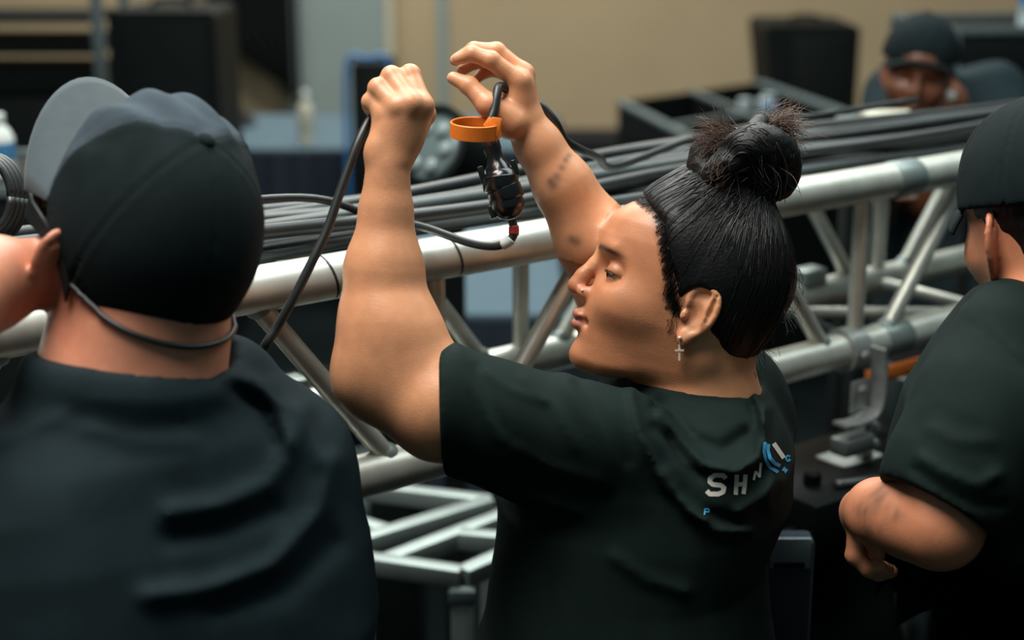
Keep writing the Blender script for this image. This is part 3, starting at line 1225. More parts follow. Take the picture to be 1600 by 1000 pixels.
def stage_box(pxl, pxr, pyt, d, depth, label, name='stage_speaker', zb=0.0, side=0.0, m=M_case, cat='speaker', yawd=0):
    """black speaker cabinet: cabinet, grille, corner caps, handle; side = slant of its flank"""
    a, b = P(pxl, pyt, d), P(pxr, pyt, d)
    zt_ = a[2]
    w = b[0] - a[0]
    cx = (a[0] + b[0]) / 2
    y0 = a[1]
    root = empty(name, (cx, y0 + depth / 2, zb))
    tag(root, label, cat)
    V, F = [], []
    r = 0.03
    prof = [(-w / 2 + side, zb), (w / 2, zb), (w / 2, zt_ - r), (w / 2 - r * 0.3, zt_ - r * 0.3), (w / 2 - r, zt_), (-w / 2 + r, zt_), (-w / 2 + r * 0.3, zt_ - r * 0.3), (-w / 2, zt_ - r)]
    n = len(prof)
    for yy in (y0, y0 + depth):
        for (x, z) in prof:
            V.append((cx + x, yy, z))
    F.append(list(range(n)))
    F.append([n + i for i in range(n)][::-1])
    for i in range(n):
        j = (i + 1) % n
        F.append([i, i + n, j + n, j])
    g = G()
    g.add(V, F)
    g.build('cabinet', m, root, smooth=False)
    g = G()
    g.box((cx + side * 0.3, y0 - 0.006, (zb + zt_) / 2), (w / 2 - 0.05 - side * 0.4, 0.006, (zt_ - zb) / 2 - 0.05), bevel=0.003)
    g.build('grille', M_matte, root, auto=HARD)
    g = G()
    g.tube(spl([(cx - 0.08, y0 + depth * 0.4, zt_ - 0.002), (cx - 0.06, y0 + depth * 0.4, zt_ + 0.03), (cx + 0.06, y0 + depth * 0.4, zt_ + 0.03), (cx + 0.08, y0 + depth * 0.4, zt_ - 0.002)], 5), 0.010, 8)
    g.build('handle', M_matte, root)
    return root


stage_box(166, 336, 18, 6.4, 0.5, 'tall black speaker cabinet behind the left man')
# open black rack left of it, wall showing between its shelves
c = P(60, 110, 6.9)
root = empty('equipment_rack', (c[0], c[1], 0))
tag(root, 'open black rack at the far left with the wall showing between its shelves', 'rack')
xl, xr = P(-190, 110, 6.9)[0], P(158, 110, 6.9)[0]
for x in (xl, xr):
    for yy in (c[1], c[1] + 0.5):
        g = G()
        g.beam((x, yy, 0), (x, yy, 1.78), 0.045, 0.045, (1, 0, 0))
        g.build('post', M_edge, root, smooth=False)
for (py, hh) in ((30, 0.014), (74, 0.030), (128, 0.05)):
    z = P(60, py, 6.9)[2]
    g = G()
    g.box(((xl + xr) / 2, c[1] + 0.25, z), ((xr - xl) / 2 - 0.0225, 0.25, hh))
    g.build('shelf', M_matte, root, smooth=False)
z = P(60, 128, 6.9)[2] - 0.06
g = G()
g.box(((xl + xr) / 2, c[1] + 0.25, z / 2 + 0.05), ((xr - xl) / 2 - 0.03, 0.24, z / 2 - 0.06), bevel=0.01)
g.build('rack_case', M_case, root, auto=HARD)

# black drape gathered to the side of the grey column
V = []
xa, xb = onwall(368, 11.6), onwall(457, 11.6)
root = empty('black_drape', ((xa + xb) / 2, 11.6, 0))
tag(root, 'black drape hanging pulled aside beside the grey wall panel', 'drape')
z1, z0 = P(430, 140, 12.0)[2], 2.6
zA, zB = P(430, 40, 12.0)[2], P(430, 132, 12.0)[2]
grid = []
for i in range(40):
    u = i / 39
    row = []
    for j in range(24):
        v = j / 23
        zz = z0 + (z1 - z0) * v
        px_ = np.interp(zz, [zB, zA, 2.6], [455, 335, 300])
        xleft = min(onwall(px_, 11.6), xb - 0.01)
        x = xleft + (xb - xleft) * u
        row.append((x, 11.6 + 0.025 * math.sin(u * 40), zz))
    grid.append(row)
g = G()
g.sheet(grid, 0.006)
g.build('drape_cloth', M_matte, root)
g = G()
g.tube([(onwall(300, 11.6), 11.6, 2.61), (xb + 0.05, 11.6, 2.61)], 0.02, 10)
g.build('drape_rail', M_edge, root)
for x in (onwall(300, 11.6), xb + 0.03):
    g = G()
    g.tube([(x, 11.66, 0), (x, 11.66, 2.61)], 0.018, 10)
    g.build('drape_post', M_matte, root)

# heap of cables on the far table
bq = Pz(352, 196, zt)
g = G()
r_ = np.random.default_rng(8)
for k in range(5):
    rad = 0.13 - 0.012 * k
    pts = [bq + np.array([rad * math.cos(a_) * 1.2, rad * math.sin(a_), 0.018 + 0.016 * k + 0.006 * math.sin(3 * a_ + k)]) for a_ in np.linspace(0, 2 * math.pi, 25)]
    g.tube(pts, 0.010, 8)
tag(g.build('cable_coil', M_rubber), 'small heap of coiled black cable on the far table', 'cable')

# blue-trimmed black chair back / case standing by the far table
c = P(572, 160, 7.0)
root = empty('tool_case', (c[0], c[1], 0))
tag(root, 'tall black case with a bright blue edge behind the raised fist', 'case')
wl, wr_ = P(541, 100, 7.0)[0], P(612, 100, 7.0)[0]
zt2 = P(572, 92, 7.0)[2]
g = G()
g.box(((wl + wr_) / 2 + 0.012, c[1] + 0.16, zt2 / 2), ((wr_ - wl) / 2 - 0.012, 0.15, zt2 / 2 - 0.01), bevel=0.02)
g.build('case_body', M_case, root, auto=HARD)
M_bluetrim = mat('blue_trim', srgb(48, 110, 165), 0.5)
for (x, zb2) in ((wl, 0.4), (wr_, 0.4)):
    g = G()
    g.tube(spl([(x, c[1] + 0.005, zb2), (x, c[1], (zb2 + zt2) / 2), (x + (0.012 if x == wl else -0.012), c[1], zt2 - 0.01), ((wl + wr_) / 2, c[1], zt2 + 0.004)], 6), 0.012, 10)
    g.build('blue_edge', M_bluetrim, root)

# round fixture on the far side of the truss, behind the fist
c = P(684, 238, 3.2)
root = empty('round_stage_light', (c[0], c[1], 0))
tag(root, 'round dark stage light with a pale lens on a black stand behind the fist', 'stage light')
ax = camvec(-0.55, 0.25, 0.75)
g = G()
g.lathe(c, ax, [(-0.14, 0.05), (-0.10, 0.082), (-0.02, 0.092), (0.03, 0.096), (0.034, 0.084), (0.02, 0.080)], 28)
g.build('lamp_housing', M_matte, root, auto=HARD)
g = G()
g.lathe(c + ax * 0.021, ax, [(0, 0.079), (0.006, 0.06), (0.010, 0.03), (0.011, 0.004)], 24)
g.build('lens', mat('grey_lens', srgb(96, 110, 112), 0.2), root)
for k in range(6):
    g = G()
    an = k * math.pi / 3
    r0 = unit(np.cross(ax, ZV))
    r1 = np.cross(r0, ax)
    g.lathe(c + ax * 0.03 + 0.045 * (math.cos(an) * r0 + math.sin(an) * r1), ax, [(0, 0.016), (0.006, 0.016), (0.009, 0.008)], 12)
    g.build('led_lens', mat('pale_lens', srgb(128, 140, 140), 0.15), root)
g = G()
g.beam(c - ax * 0.05 - ZV * 0.085, (c - ax * 0.05)[:2].tolist() + [0.05], 0.05, 0.05, (1, 0, 0))
g.build('stand_post', M_matte, root, smooth=False)
g = G()
g.lathe(np.array([(c - ax * 0.05)[0], (c - ax * 0.05)[1], 0.0]), ZV, [(0, 0.22), (0.02, 0.22), (0.05, 0.05)], 24)
g.build('stand_base', M_matte, root, auto=HARD)

# ------------------------------------------------------------------ open cable trunk with dividers behind the woman
zc = 0.95
A_ = Pz(969, 157, zc)
B_ = Pz(1184, 127, zc)
C_ = Pz(1165, 257, zc)
ex = unit((B_ - A_) * [1, 1, 0])
ey = unit((C_ - A_) * [1, 1, 0])
Wt, Lt = np.linalg.norm(B_ - A_), np.linalg.norm(C_ - A_)
root = empty('storage_chest', ((A_ + B_ + C_ + (B_ + C_ - A_)) / 4 * [1, 1, 0]))
tag(root, 'open black storage chest with grey-edged compartments behind the hair bun', 'chest')


def tk(a, b, z=0.0):
    return A_ + ex * a * Wt + ey * b * Lt + ZV * z


def wallpanel(a0, b0, a1, b1, z0, z1, th, name, m=M_case):
    g = G()
    p, q = tk(a0, b0), tk(a1, b1)
    g.beam(p + ZV * ((z0 + z1) / 2), q + ZV * ((z0 + z1) / 2), th, z1 - z0)
    return g.build(name, m, root, smooth=False)


wallpanel(0, 0, 1, 0, -0.93, -0.008, 0.02, 'end_panel')
wallpanel(0, 1, 1, 1, -0.93, -0.008, 0.02, 'end_panel')
wallpanel(0, 0, 0, 1, -0.93, -0.008, 0.02, 'side_panel')
wallpanel(1, 0, 1, 1, -0.93, -0.008, 0.02, 'side_panel')
wallpanel(0.5, 0, 0.5, 1, -0.5, -0.02, 0.015, 'divider')
wallpanel(0, 0.45, 0.5, 0.45, -0.5, -0.05, 0.015, 'divider')
g = G()
cc = tk(0.5, 0.5, -0.5)
g.box(cc, (Wt / 2 * 0.96, Lt / 2 * 0.86, 0.01), (ex, unit(ey - ex * (ex @ ey)), ZV))
g.build('tray_floor', M_matte, root, smooth=False)
for (a0, b0, a1, b1, w) in ((0, 0, 0, 1, 0.045), (1, 0, 1, 1, 0.06), (0.5, 0, 0.5, 1, 0.035), (0.0, 0.45, 0.5, 0.45, 0.035), (0, 1, 1, 1, 0.04)):
    g = G()
    g.beam(tk(a0, b0, -0.004), tk(a1, b1, -0.004), w, 0.016)
    g.build('edge_profile', M_edge, root, smooth=False)
g = G()
g.beam(tk(-0.02, 0.06, -0.36), tk(-0.02, 0.95, -0.36), 0.02, 0.06)
g.build('side_rail', M_edge, root, smooth=False)
for k, (a_, b_) in enumerate(((0.70, 0.22), (0.80, 0.26), (0.90, 0.20), (0.76, 0.36))):
    g = G()
    q = tk(a_, b_, -0.485)
    g.lathe(q, ZV, [(0, 0.028), (0.40, 0.028), (0.41, 0.034), (0.47, 0.034), (0.475, 0.02)], 14)
    o = g.build('plug_connector', M_clear if k != 3 else M_bluelab, auto=HARD)
    tag(o, ['leftmost of three pale plugs standing in the open chest', 'middle pale plug standing in the open chest', 'rightmost pale plug standing in the open chest', 'blue plug standing in the open chest in front of the pale ones'][k], 'plug', 'plugs in the chest')

# black wedge cabinet and dark cases near the bent man
stage_box(1196, 1345, 40, 8.3, 0.6, 'black slant-sided speaker cabinet left of the bowed man', side=0.16)
case(P(1575, 150, 5.9) * [1, 1, 0] + [0, 0, 0.74], (0.36, 0.3, 0.74), 8, 'flight_case', 'tall dark flight case behind the bowed man', 'case')
bt = P(1597, 150, 5.7)
bottle((bt[0], bt[1], 1.482), 0.26, 0.04, 'blue and white bottle standing at the right edge on the dark case', M_clear, M_white, M_bluelab)

# worktop the bowed man leans on
g = G()
wc = P(1440, 215, 3.16)
root = empty('work_table', (wc[0], wc[1], 0))
tag(root, 'dark work table in front of the bowed man', 'table')
zw = P(1420, 196, 3.12)[2]
g.box((wc[0], wc[1], zw - 0.015), (0.16, 0.10, 0.015), bevel=0.004)
g.build('table_top', M_edge, root, auto=HARD)
for sx in (-1, 1):
    for sy in (-1, 1):
        g = G()
        g.tube([(wc[0] + sx * 0.13, wc[1] + sy * 0.07, 0), (wc[0] + sx * 0.13, wc[1] + sy * 0.07, zw - 0.03)], 0.016, 8)
        g.build('leg', M_matte, root)
g = G()
pp = P(1390, 190, 3.12)
g.box((pp[0], pp[1], zw + 0.013), (0.05, 0.05, 0.012), bevel=0.004)
tag(g.build('paper_pad', M_cream, auto=HARD), 'pale pad lying on the work table before the bowed man', 'pad')

# dark flight cases standing behind the truss
case(P(1150, 420, 3.05) * [1, 1, 0] + [0, 0, 0.33], (0.24, 0.2, 0.33), 24, 'flight_case', 'dark flight case behind the truss right of the woman', 'case', edge=M_edge)
case(P(445, 560, 3.85) * [1, 1, 0] + [0, 0, 0.36], (0.27, 0.2, 0.36), 30, 'flight_case', 'low dark flight case behind the truss by the left man', 'case', edge=M_matte)
case(P(1310, 900, 2.42) * [1, 1, 0] + [0, 0, 0.27], (0.26, 0.2, 0.27), 30, 'flight_case', 'dark flight case on the floor under the stage light', 'case')

# orange sling and small grey box under the right part of the truss
g = G()
pts = [P(1352, 592, 2.52), P(1385, 583, 2.54), P(1420, 574, 2.57), P(1462, 562, 2.61), P(1520, 548, 2.66), P(1600, 535, 2.72)]
pts = spl(pts, 5)
grid = [[p + UP * w for w in (-0.0125, -0.004, 0.004, 0.0125)] for p in pts]
g.sheet(grid, 0.003)
tag(g.build('webbing_sling', M_orange), 'orange webbing sling stretched behind the lower truss tube', 'strap')
g = G()
b = P(1418, 622, 2.60)
root = empty('junction_box', b - ZV * 0.045)
tag(root, 'small grey junction box behind the stage light clamp', 'box')
g.box(b, (0.026, 0.03, 0.040), (tdir, tprp, ZV), 0.005)
g.build('box_body', M_edge, root, auto=HARD)
g = G()
g.box(b - tprp * 0.032 + tdir * 0.008 - ZV * 0.01, (0.010, 0.003, 0.024), (unit(tdir + ZV * 0.6), tprp, unit(ZV - tdir * 0.6)), 0.002)
g.build('box_lever', M_clear, root, auto=HARD)
g = G()
g.beam(b + ZV * 0.03 + tprp * 0.0, tr(1.16, 1, 1, -ZV * 0.02), 0.012, 0.02)
g.build('hanger', M_edge, root, smooth=False)

# left edge: bottle on a trunk and a black cable loop hung on the truss
lt = P(-40, 285, 3.6)
case((lt[0] - 0.2, lt[1] + 0.1, lt[2] / 2), (0.45, 0.25, lt[2] / 2), 10, 'flight_case', 'grey-edged flight case at the left edge carrying a bottle', 'case')
bt = P(6, 285, 3.6)
bottle((bt[0], bt[1], lt[2] + 0.012), 0.15, 0.032, 'white and blue bottle at the left edge on the flight case', M_white, M_white, M_bluelab)
g = G()
cl = tr(-0.47, 0.45, 0, ZV * 0.118)
for k in range(4):
    pts = [cl + RT * (0.030 + 0.002 * k) * math.cos(a_) + UP * (0.040 + 0.002 * k) * math.sin(a_) + FW * (0.009 * k) for a_ in np.linspace(0, 2 * math.pi, 33)]
    g.tube(pts, 0.0048, 8)
tag(g.build('cable_loop', M_rubber), 'small upright loop of black cable beside the glasses of the left man', 'cable')

# tall navy case with a glossy label pouch, standing close behind the woman's back
ct = P(1195, 836, 1.99)
hx_ = 0.062
root = empty('equipment_case', (ct[0], ct[1], 0))
tag(root, 'narrow navy case with a glossy label pouch standing behind the back of the woman', 'case')
g = G()
g.box((ct[0], ct[1], ct[2] / 2), (hx_, 0.020, ct[2] / 2), bevel=0.006)
g.build('case_body', M_navy, root, auto=HARD)
g = G()
pc = P(1236, 866, 1.97)
g.box((pc[0], ct[1] - 0.0215, pc[2]), (0.026, 0.0025, 0.021), bevel=0.001)
g.build('label_pouch', M_pouch, root, auto=HARD)
g = G()
pc = P(1234, 886, 1.97)
g.box((pc[0], ct[1] - 0.0245, pc[2]), (0.020, 0.001, 0.0035))
g.build('label_strip', M_case, root, smooth=False)


# ------------------------------------------------------------------ the woman raising the cable
def make_woman():
    a = math.radians(14)
    roll = math.radians(7)
    D = 1.70
    fdir = camvec(-math.cos(a), math.sin(a), -0.03)
    up0 = camvec(math.sin(a), math.cos(a), math.sin(roll) * 0.9)
    H = Frame(P(1072, 500, D), fdir, up0, 1.0)
    hipc = P(975, 1150, 1.74)
    root = empty('person', (hipc[0], hipc[1], 0.0))
    tag(root, 'woman with a dark hair bun in profile, both arms raised, black printed T-shirt', 'person', 'crew at the truss')
    yaw = np.array([-math.cos(math.radians(8)), math.sin(math.radians(8)), 0])

    # --- skin: head, neck, arms, hands in one surface
    F = Field()
    add_head(F, H)
    # neck
    F.chain([H(-0.018, 0, -0.01), H(-0.040, 0, -0.085), P(1100, 640, 1.715), P(1085, 720, 1.72)], [0.060, 0.0565, 0.062, 0.07], 0.03)
    F.cone(H(-0.02, 0.054, -0.03), P(1062, 600, 1.69), 0.011, 0.008, 0.02)
    # upper chest so that the arms join in one surface
    F.ell(P(1030, 770, 1.72), (0.09, 0.14, 0.11), None, 0.05)
    # left (near) arm
    sh, el = P(930, 690, 1.585), P(592, 585, 1.575)
    F.chain([sh, P(780, 657, 1.575), P(690, 634, 1.567), el], [0.045, 0.049, 0.0545, 0.044], 0.04)
    F.chain([el, P(603, 500, 1.572), P(600, 420, 1.57), P(603, 330, 1.565), P(606, 262, 1.56)], [0.042, 0.0465, 0.039, 0.0265, 0.0225], 0.03)
    F.ell(P(628, 545, 1.565), (0.045, 0.04, 0.045), None, 0.03)
    # left hand: fist, back of the hand to the viewer
    d = 1.555
    A2 = np.array([RT, -FW, UP])
    W = P(606, 252, d + 0.005)
    mcp = [P(660, 166, d - 0.002), P(643, 163, d - 0.012), P(622, 168, d - 0.010), P(603, 180, d + 0.0)]
    pip = [P(641, 117, d + 0.014), P(612, 120, d + 0.008), P(591, 138, d + 0.005), P(580, 159, d + 0.009)]
    dip = [P(640, 122, d + 0.040), P(612, 124, d + 0.038), P(592, 142, d + 0.034), P(580, 166, d + 0.034)]
    tip = [P(640, 150, d + 0.046), P(614, 150, d + 0.046), P(598, 163, d + 0.042), P(588, 182, d + 0.040)]
    for i in range(4):
        rr = [0.0105, 0.0107, 0.0102, 0.0094][i]
        finger(F, [mcp[i], pip[i], dip[i], tip[i]], [rr * 1.02, rr, rr * 0.92, rr * 0.85], 0.0025)
        wv = W + (mcp[i] - W) * 0.12 + RT * (0.008 - 0.005 * i)
        F.chain([wv, mcp[i]], [0.0155, 0.0105], 0.009)
        F.ell(mcp[i] - FW * 0.002, 0.0098, None, 0.004)
    F.ell(P(624, 205, d + 0.010), (0.026, 0.016, 0.030), A2, 0.012)
    F.ell(P(630, 162, d + 0.026), (0.024, 0.015, 0.020), A2, 0.006)
    # thumb folded over on the hidden side
    finger(F, [P(642, 215, d + 0.018), P(662, 178, d + 0.036), P(640, 160, d + 0.056), P(615, 165, d + 0.060)], [0.014, 0.012, 0.0105, 0.009])
    F.ell(P(588, 232, d - 0.001), 0.009, None, 0.012)

    # right (far) arm
    shr, elr = P(1080, 660, 1.90), P(962, 452, 1.79)
    F.chain([shr, P(1010, 550, 1.85), elr], [0.062, 0.056, 0.045], 0.03)
    F.chain([elr, P(928, 372, 1.765), P(880, 290, 1.745), P(842, 228, 1.735), P(823, 196, 1.73)], [0.044, 0.0440, 0.0335, 0.0265, 0.0235], 0.02)
    # right hand: thumb side towards the viewer, fingers curling left
    d = 1.715
    Wr = P(819, 188, d + 0.012)
    I = [P(812, 128, d - 0.006), P(768, 94, d - 0.014), P(738, 84, d - 0.012), P(716, 92, d - 0.008)]
    Mi = [P(818, 116, d + 0.012), P(776, 80, d + 0.008), P(741, 78, d + 0.008), P(712, 94, d + 0.010)]
    Ri = [P(816, 118, d + 0.030), P(776, 92, d + 0.030), P(742, 96, d + 0.028), P(722, 110, d + 0.022)]
    Pi = [P(812, 130, d + 0.044), P(780, 110, d + 0.046), P(758, 112, d + 0.044), P(744, 124, d + 0.038)]
    for q, r in ((I, 0.0098), (Mi, 0.0098), (Ri, 0.0092), (Pi, 0.0080)):
        finger(F, q, [r * 1.15, r, r * 0.9, r * 0.72], 0.003)
        F.chain([Wr + (q[0] - Wr) * 0.1, q[0]], [0.017, 0.0118], 0.008)
    F.ell(P(812, 155, d + 0.016), (0.015, 0.026, 0.027), A2, 0.01)
    finger(F, [P(800, 192, d - 0.004), P(763, 164, d - 0.016), P(733, 134, d - 0.010), P(708, 122, d - 0.006)], [0.0185, 0.0128, 0.0100, 0.0074], 0.006)
    F.cone(P(795, 190, d), P(810, 135, d + 0.005), 0.014, 0.012, 0.012)

    E = add_ear(F, H, 1, c=(0.001, 0.0785, 0.0135), tilt=8, sc=1.02, flare=16)
    add_ear(F, H, -1, c=(0.001, 0.0785, 0.0135), tilt=8, sc=1.02, flare=16)

    def col(v):
        base = np.array(srgb(214, 150, 110))
        c = np.tile(base, (len(v), 1))
        c *= (1 + 0.06 * vnoise(v, 45, 3))[:, None]
        q = H.local(v)
        f, l, u = q.T
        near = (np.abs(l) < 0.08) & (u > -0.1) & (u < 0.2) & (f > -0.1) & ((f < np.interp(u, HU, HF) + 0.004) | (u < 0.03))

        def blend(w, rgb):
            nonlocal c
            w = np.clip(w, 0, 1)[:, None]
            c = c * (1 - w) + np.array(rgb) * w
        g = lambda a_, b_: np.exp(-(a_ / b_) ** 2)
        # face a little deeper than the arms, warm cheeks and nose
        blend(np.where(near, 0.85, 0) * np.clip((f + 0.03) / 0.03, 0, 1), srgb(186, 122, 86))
        blend(np.where(near, 0.35 * g(f - 0.128, 0.012) * g(u - 0.006, 0.014), 0), srgb(180, 95, 70))
        # lips
        lip = near & (f > 0.108)
        blend(np.where(lip, 0.9 * g(u + 0.0275, 0.0085) ** 1.0 * (np.abs(l) < 0.022) * np.clip((f - 0.108) / 0.006, 0, 1), 0), srgb(160, 92, 82))
        # brows
        for sg in (1, -1):
            ls = l * sg
            t = np.clip((ls - 0.010) / 0.044, 0, 1)
            bu = 0.0560 + 0.0050 * np.sin(t * 2.3) - 0.0065 * t
            w = np.where(near & (f > 0.05) & (ls > 0.009) & (ls < 0.058), g(u - bu, 0.0032) * np.clip((ls - 0.009) / 0.004, 0, 1) * np.clip((0.058 - ls) / 0.014, 0.0, 1), 0)
            blend(0.95 * w, srgb(34, 24, 21))
            # lash line, and shading of the eye socket painted into the skin
            w = np.where(near & (f > 0.06), g(u - 0.0325 - 0.10 * (0.038 - ls) * (ls > 0.038), 0.0030) * (np.abs(ls - 0.036) < 0.0135), 0)
            blend(0.85 * w, srgb(38, 26, 24))
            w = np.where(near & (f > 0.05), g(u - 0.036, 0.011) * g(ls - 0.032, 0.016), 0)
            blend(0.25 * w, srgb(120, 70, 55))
        # soft hair at the temples
        hd = f - (np.interp(u, HLu, HLf) - 0.10 * np.clip(0.03 - np.abs(l), 0, 0.03) * (u > 0.1))
        hd = hd + 0.004 * vnoise(v, 420, 61)
        head = (np.linalg.norm(q - [0.0, 0.0, 0.06], axis=1) < 0.125) & (u > 0.012) & (np.abs(l) < 0.0768)
        blend(np.where(head, 0.92 * np.clip((0.011 - hd) / 0.013, 0, 1) ** 1.3, 0), srgb(22, 18, 17))
        # small dark mole by the mouth
        blend(0.55 * g(np.linalg.norm(q - [0.095, 0.026, -0.043], axis=1), 0.003), srgb(70, 45, 40))
        # faded tattoos on the far forearm
        for (tx, ty, r) in ((864, 290, 0.0042), (870, 276, 0.0036), (860, 283, 0.0026), (878, 262, 0.0030), (884, 250, 0.0026), (889, 243, 0.0022), (901, 378, 0.0042), (893, 374, 0.003)):
            x, y = proj_arr(v)
            dp = (v - CAM) @ FW
            w = g(np.hypot(x - tx, y - ty) / 1385, r * 1.5) * ((dp > 1.69) & (dp < 1.78) & (x < 960))
            blend(0.62 * w, srgb(58, 52, 50))
        # nails
        for tp in (I[3], Mi[3], P(708, 122, 1.709)):
            w = g(np.linalg.norm(v - (tp + UP * 0.005 - RT * 0.002), axis=1), 0.006)
            blend(0.6 * w, srgb(226, 180, 160))
        return c

    pts = [P(520, 60, 1.50), P(1250, 60, 1.98), P(520, 760, 1.50), P(1250, 760, 1.98)]
    lo, hi = bounds(pts, 0.03)
    build_field(F, 'body', lo, hi, 0.0021, M_skin, root, col, it=2)

    # eyes
    for sg in (1, -1):
        e = empty_eye(H(0.0860, sg * 0.0340, 0.034), H, 0.0128, root)

    # upper lashes
    for sg in (1, -1):
        ec = np.array([0.0860, sg * 0.0340, 0.034])
        pts = []
        for k in range(12):
            al = math.radians(-20 + 95 * k / 11)
            dn = 0.0012 - 0.0022 * (k / 11) ** 2
            pts.append(H(ec[0] + 0.0148 * math.cos(al), ec[1] + sg * 0.0148 * math.sin(al), ec[2] - 0.0010 + dn))
        gl = G()
        gl.tube(pts, [0.0004] + [0.0010] * 10 + [0.0004], 6)
        gl.build('eyelashes', M_hairstrand, root)

    # --- shirt
    S = Field()
    secs = [(P(978, 1010, 1.745), 0.172, 0.20), (P(981, 945, 1.74), 0.160, 0.195), (P(985, 850, 1.735), 0.152, 0.19), (P(1008, 760, 1.73), 0.164, 0.19),
            (P(1038, 690, 1.725), 0.144, 0.185), (P(1062, 640, 1.72), 0.105, 0.17), (P(1080, 600, 1.715), 0.075, 0.12)]
    loft(S, secs, yaw, 0.03, endr=0.025)
    S.ell(P(1095, 665, 1.715), (0.075, 0.15, 0.05), None, 0.04)
    # left sleeve
    S.chain([P(965, 705, 1.60), P(880, 678, 1.585), P(780, 656, 1.575), P(690, 634, 1.567)], [0.066, 0.057, 0.0565, 0.0640], 0.03)
    S.chain([P(980, 770, 1.63), P(870, 725, 1.60), P(735, 690, 1.575)], [0.070, 0.050, 0.034], 0.03)
    # right shoulder and sleeve (beyond the neck)
    S.chain([P(1150, 648, 1.80), P(1100, 640, 1.88), P(1030, 570, 1.86)], [0.062, 0.078, 0.070], 0.04)
    S.ell(P(1178, 625, 1.79), (0.032, 0.05, 0.055), None, 0.03)
    # drapes: shoulder, sleeve and back folds
    folds(S, [
        ([(715, 548), (735, 600), (780, 680)], 11, 0.004),
        ([(745, 575), (770, 640), (800, 690)], 9, -0.004),
        ([(880, 590), (920, 660), (945, 760)], 12, 0.005),
        ([(905, 600), (950, 665), (980, 720)], 9, -0.005),
        ([(985, 612), (1000, 680), (1040, 760), (1100, 810)], 9, 0.009),
        ([(1022, 668), (1045, 690), (1070, 725), (1095, 745)], 8, -0.006),
        ([(1032, 645), (1060, 675), (1100, 725), (1150, 738), (1185, 715), (1195, 640)], 9, 0.013),
        ([(1030, 640), (1085, 690), (1130, 705), (1165, 680)], 14, -0.011),
        ([(1155, 800), (1185, 780), (1215, 750)], 10, 0.006),
        ([(960, 870), (1010, 905), (1070, 925)], 12, 0.004),
        ([(1150, 570), (1185, 630), (1205, 720)], 8, 0.006),
        ([(1165, 600), (1190, 680)], 6, -0.005),
        ([(700, 735), (790, 775), (900, 800)], 14, 0.004),
        ([(760, 582), (800, 610), (850, 625)], 8, 0.003),
        ([(820, 590), (868, 640), (900, 700)], 9, 0.004),
        ([(790, 690), (860, 730), (930, 750)], 10, 0.004),
        ([(1040, 740), (1075, 800), (1120, 830), (1170, 830)], 9, 0.007),
        ([(1060, 770), (1100, 800), (1150, 815)], 9, -0.005),
        ([(1195, 660), (1208, 720), (1200, 790)], 8, 0.005),
    ])
    S.disp(lambda p: 0.0022 * vnoise(p, 30, 2) + 0.0010 * vnoise(p, 75, 4))
    Fb = Field()
    Fb.chain([sh, P(780, 657, 1.575), P(690, 634, 1.567)], [0.052, 0.049, 0.0545], 0.04)
    Fb.chain([P(1098, 655, 1.715), P(1085, 720, 1.72)], [0.064, 0.07], 0.03)
    S.op(lambda p: Fb.at(p) - 0.0045, P(950, 690, 1.68), 0.4, 0.012, 'u')
    # cavities at sleeve and neck
    S.cone(P(690, 634, 1.567) - RT * 0.03, P(702, 637, 1.568), 0.0580, 0.0550, 0.002, 's')
    S.op(lambda p: -((p - P(690, 634, 1.565)) @ unit(RT + 0.03 * UP)), P(690, 634, 1.565), 1.0, 0.003, 'i')
    neckhole(S, P(1090, 622, 1.712), camvec(0.17, 0.95, 0.20), 0.068)
    collar(S, P(1088, 611, 1.712), camvec(0.17, 0.95, 0.20), 0.069, 0.0065, 0.006, 0.55)
    lo, hi = bounds([P(680, 540, 1.48), P(1260, 540, 2.0), P(680, 1000, 1.48), P(1260, 1010, 2.0)], 0.02)
    shirt = build_field(S, 't_shirt', lo, hi, 0.0034, M_shirt, root)
    tag(shirt, 'black T-shirt with white and blue print on the back')
    lower_body(root, hipc, yaw, 0.165, 0.19, 0.1)
    return root, H, E, shirt


def proj_arr(v):
    q = v - CAM
    d = q @ FW
    return 800 + FPX * (q @ RT) / d, 500 - FPX * (q @ UP) / d


M_eye = mat('eye_white', srgb(120, 106, 96), 0.2)
M_iris = mat('iris', srgb(45, 28, 20), 0.1)


def empty_eye(c, H, r, root):
    g = G()
    g.sphere(c, r, None, 20, 14)
    e = g.build('eye', M_eye, root)
    g = G()
    look = unit(H.f * 0.97 - H.u * 0.18)
    g.lathe(c + look * r * 0.86, look, [(0, 0.0062), (r * 0.10, 0.0055), (r * 0.17, 0.003), (r * 0.18, 0.0005)], 16)
    g.build('iris', M_iris, e)
    return e


HLu = [-0.05, -0.03, -0.008, 0.0, 0.012, 0.020, 0.038, 0.0635, 0.103, 0.124, 0.15]
HLf = [-0.022, -0.024, -0.026, 0.006, 0.024, 0.029, 0.031, 0.043, 0.060, 0.090, 0.10]


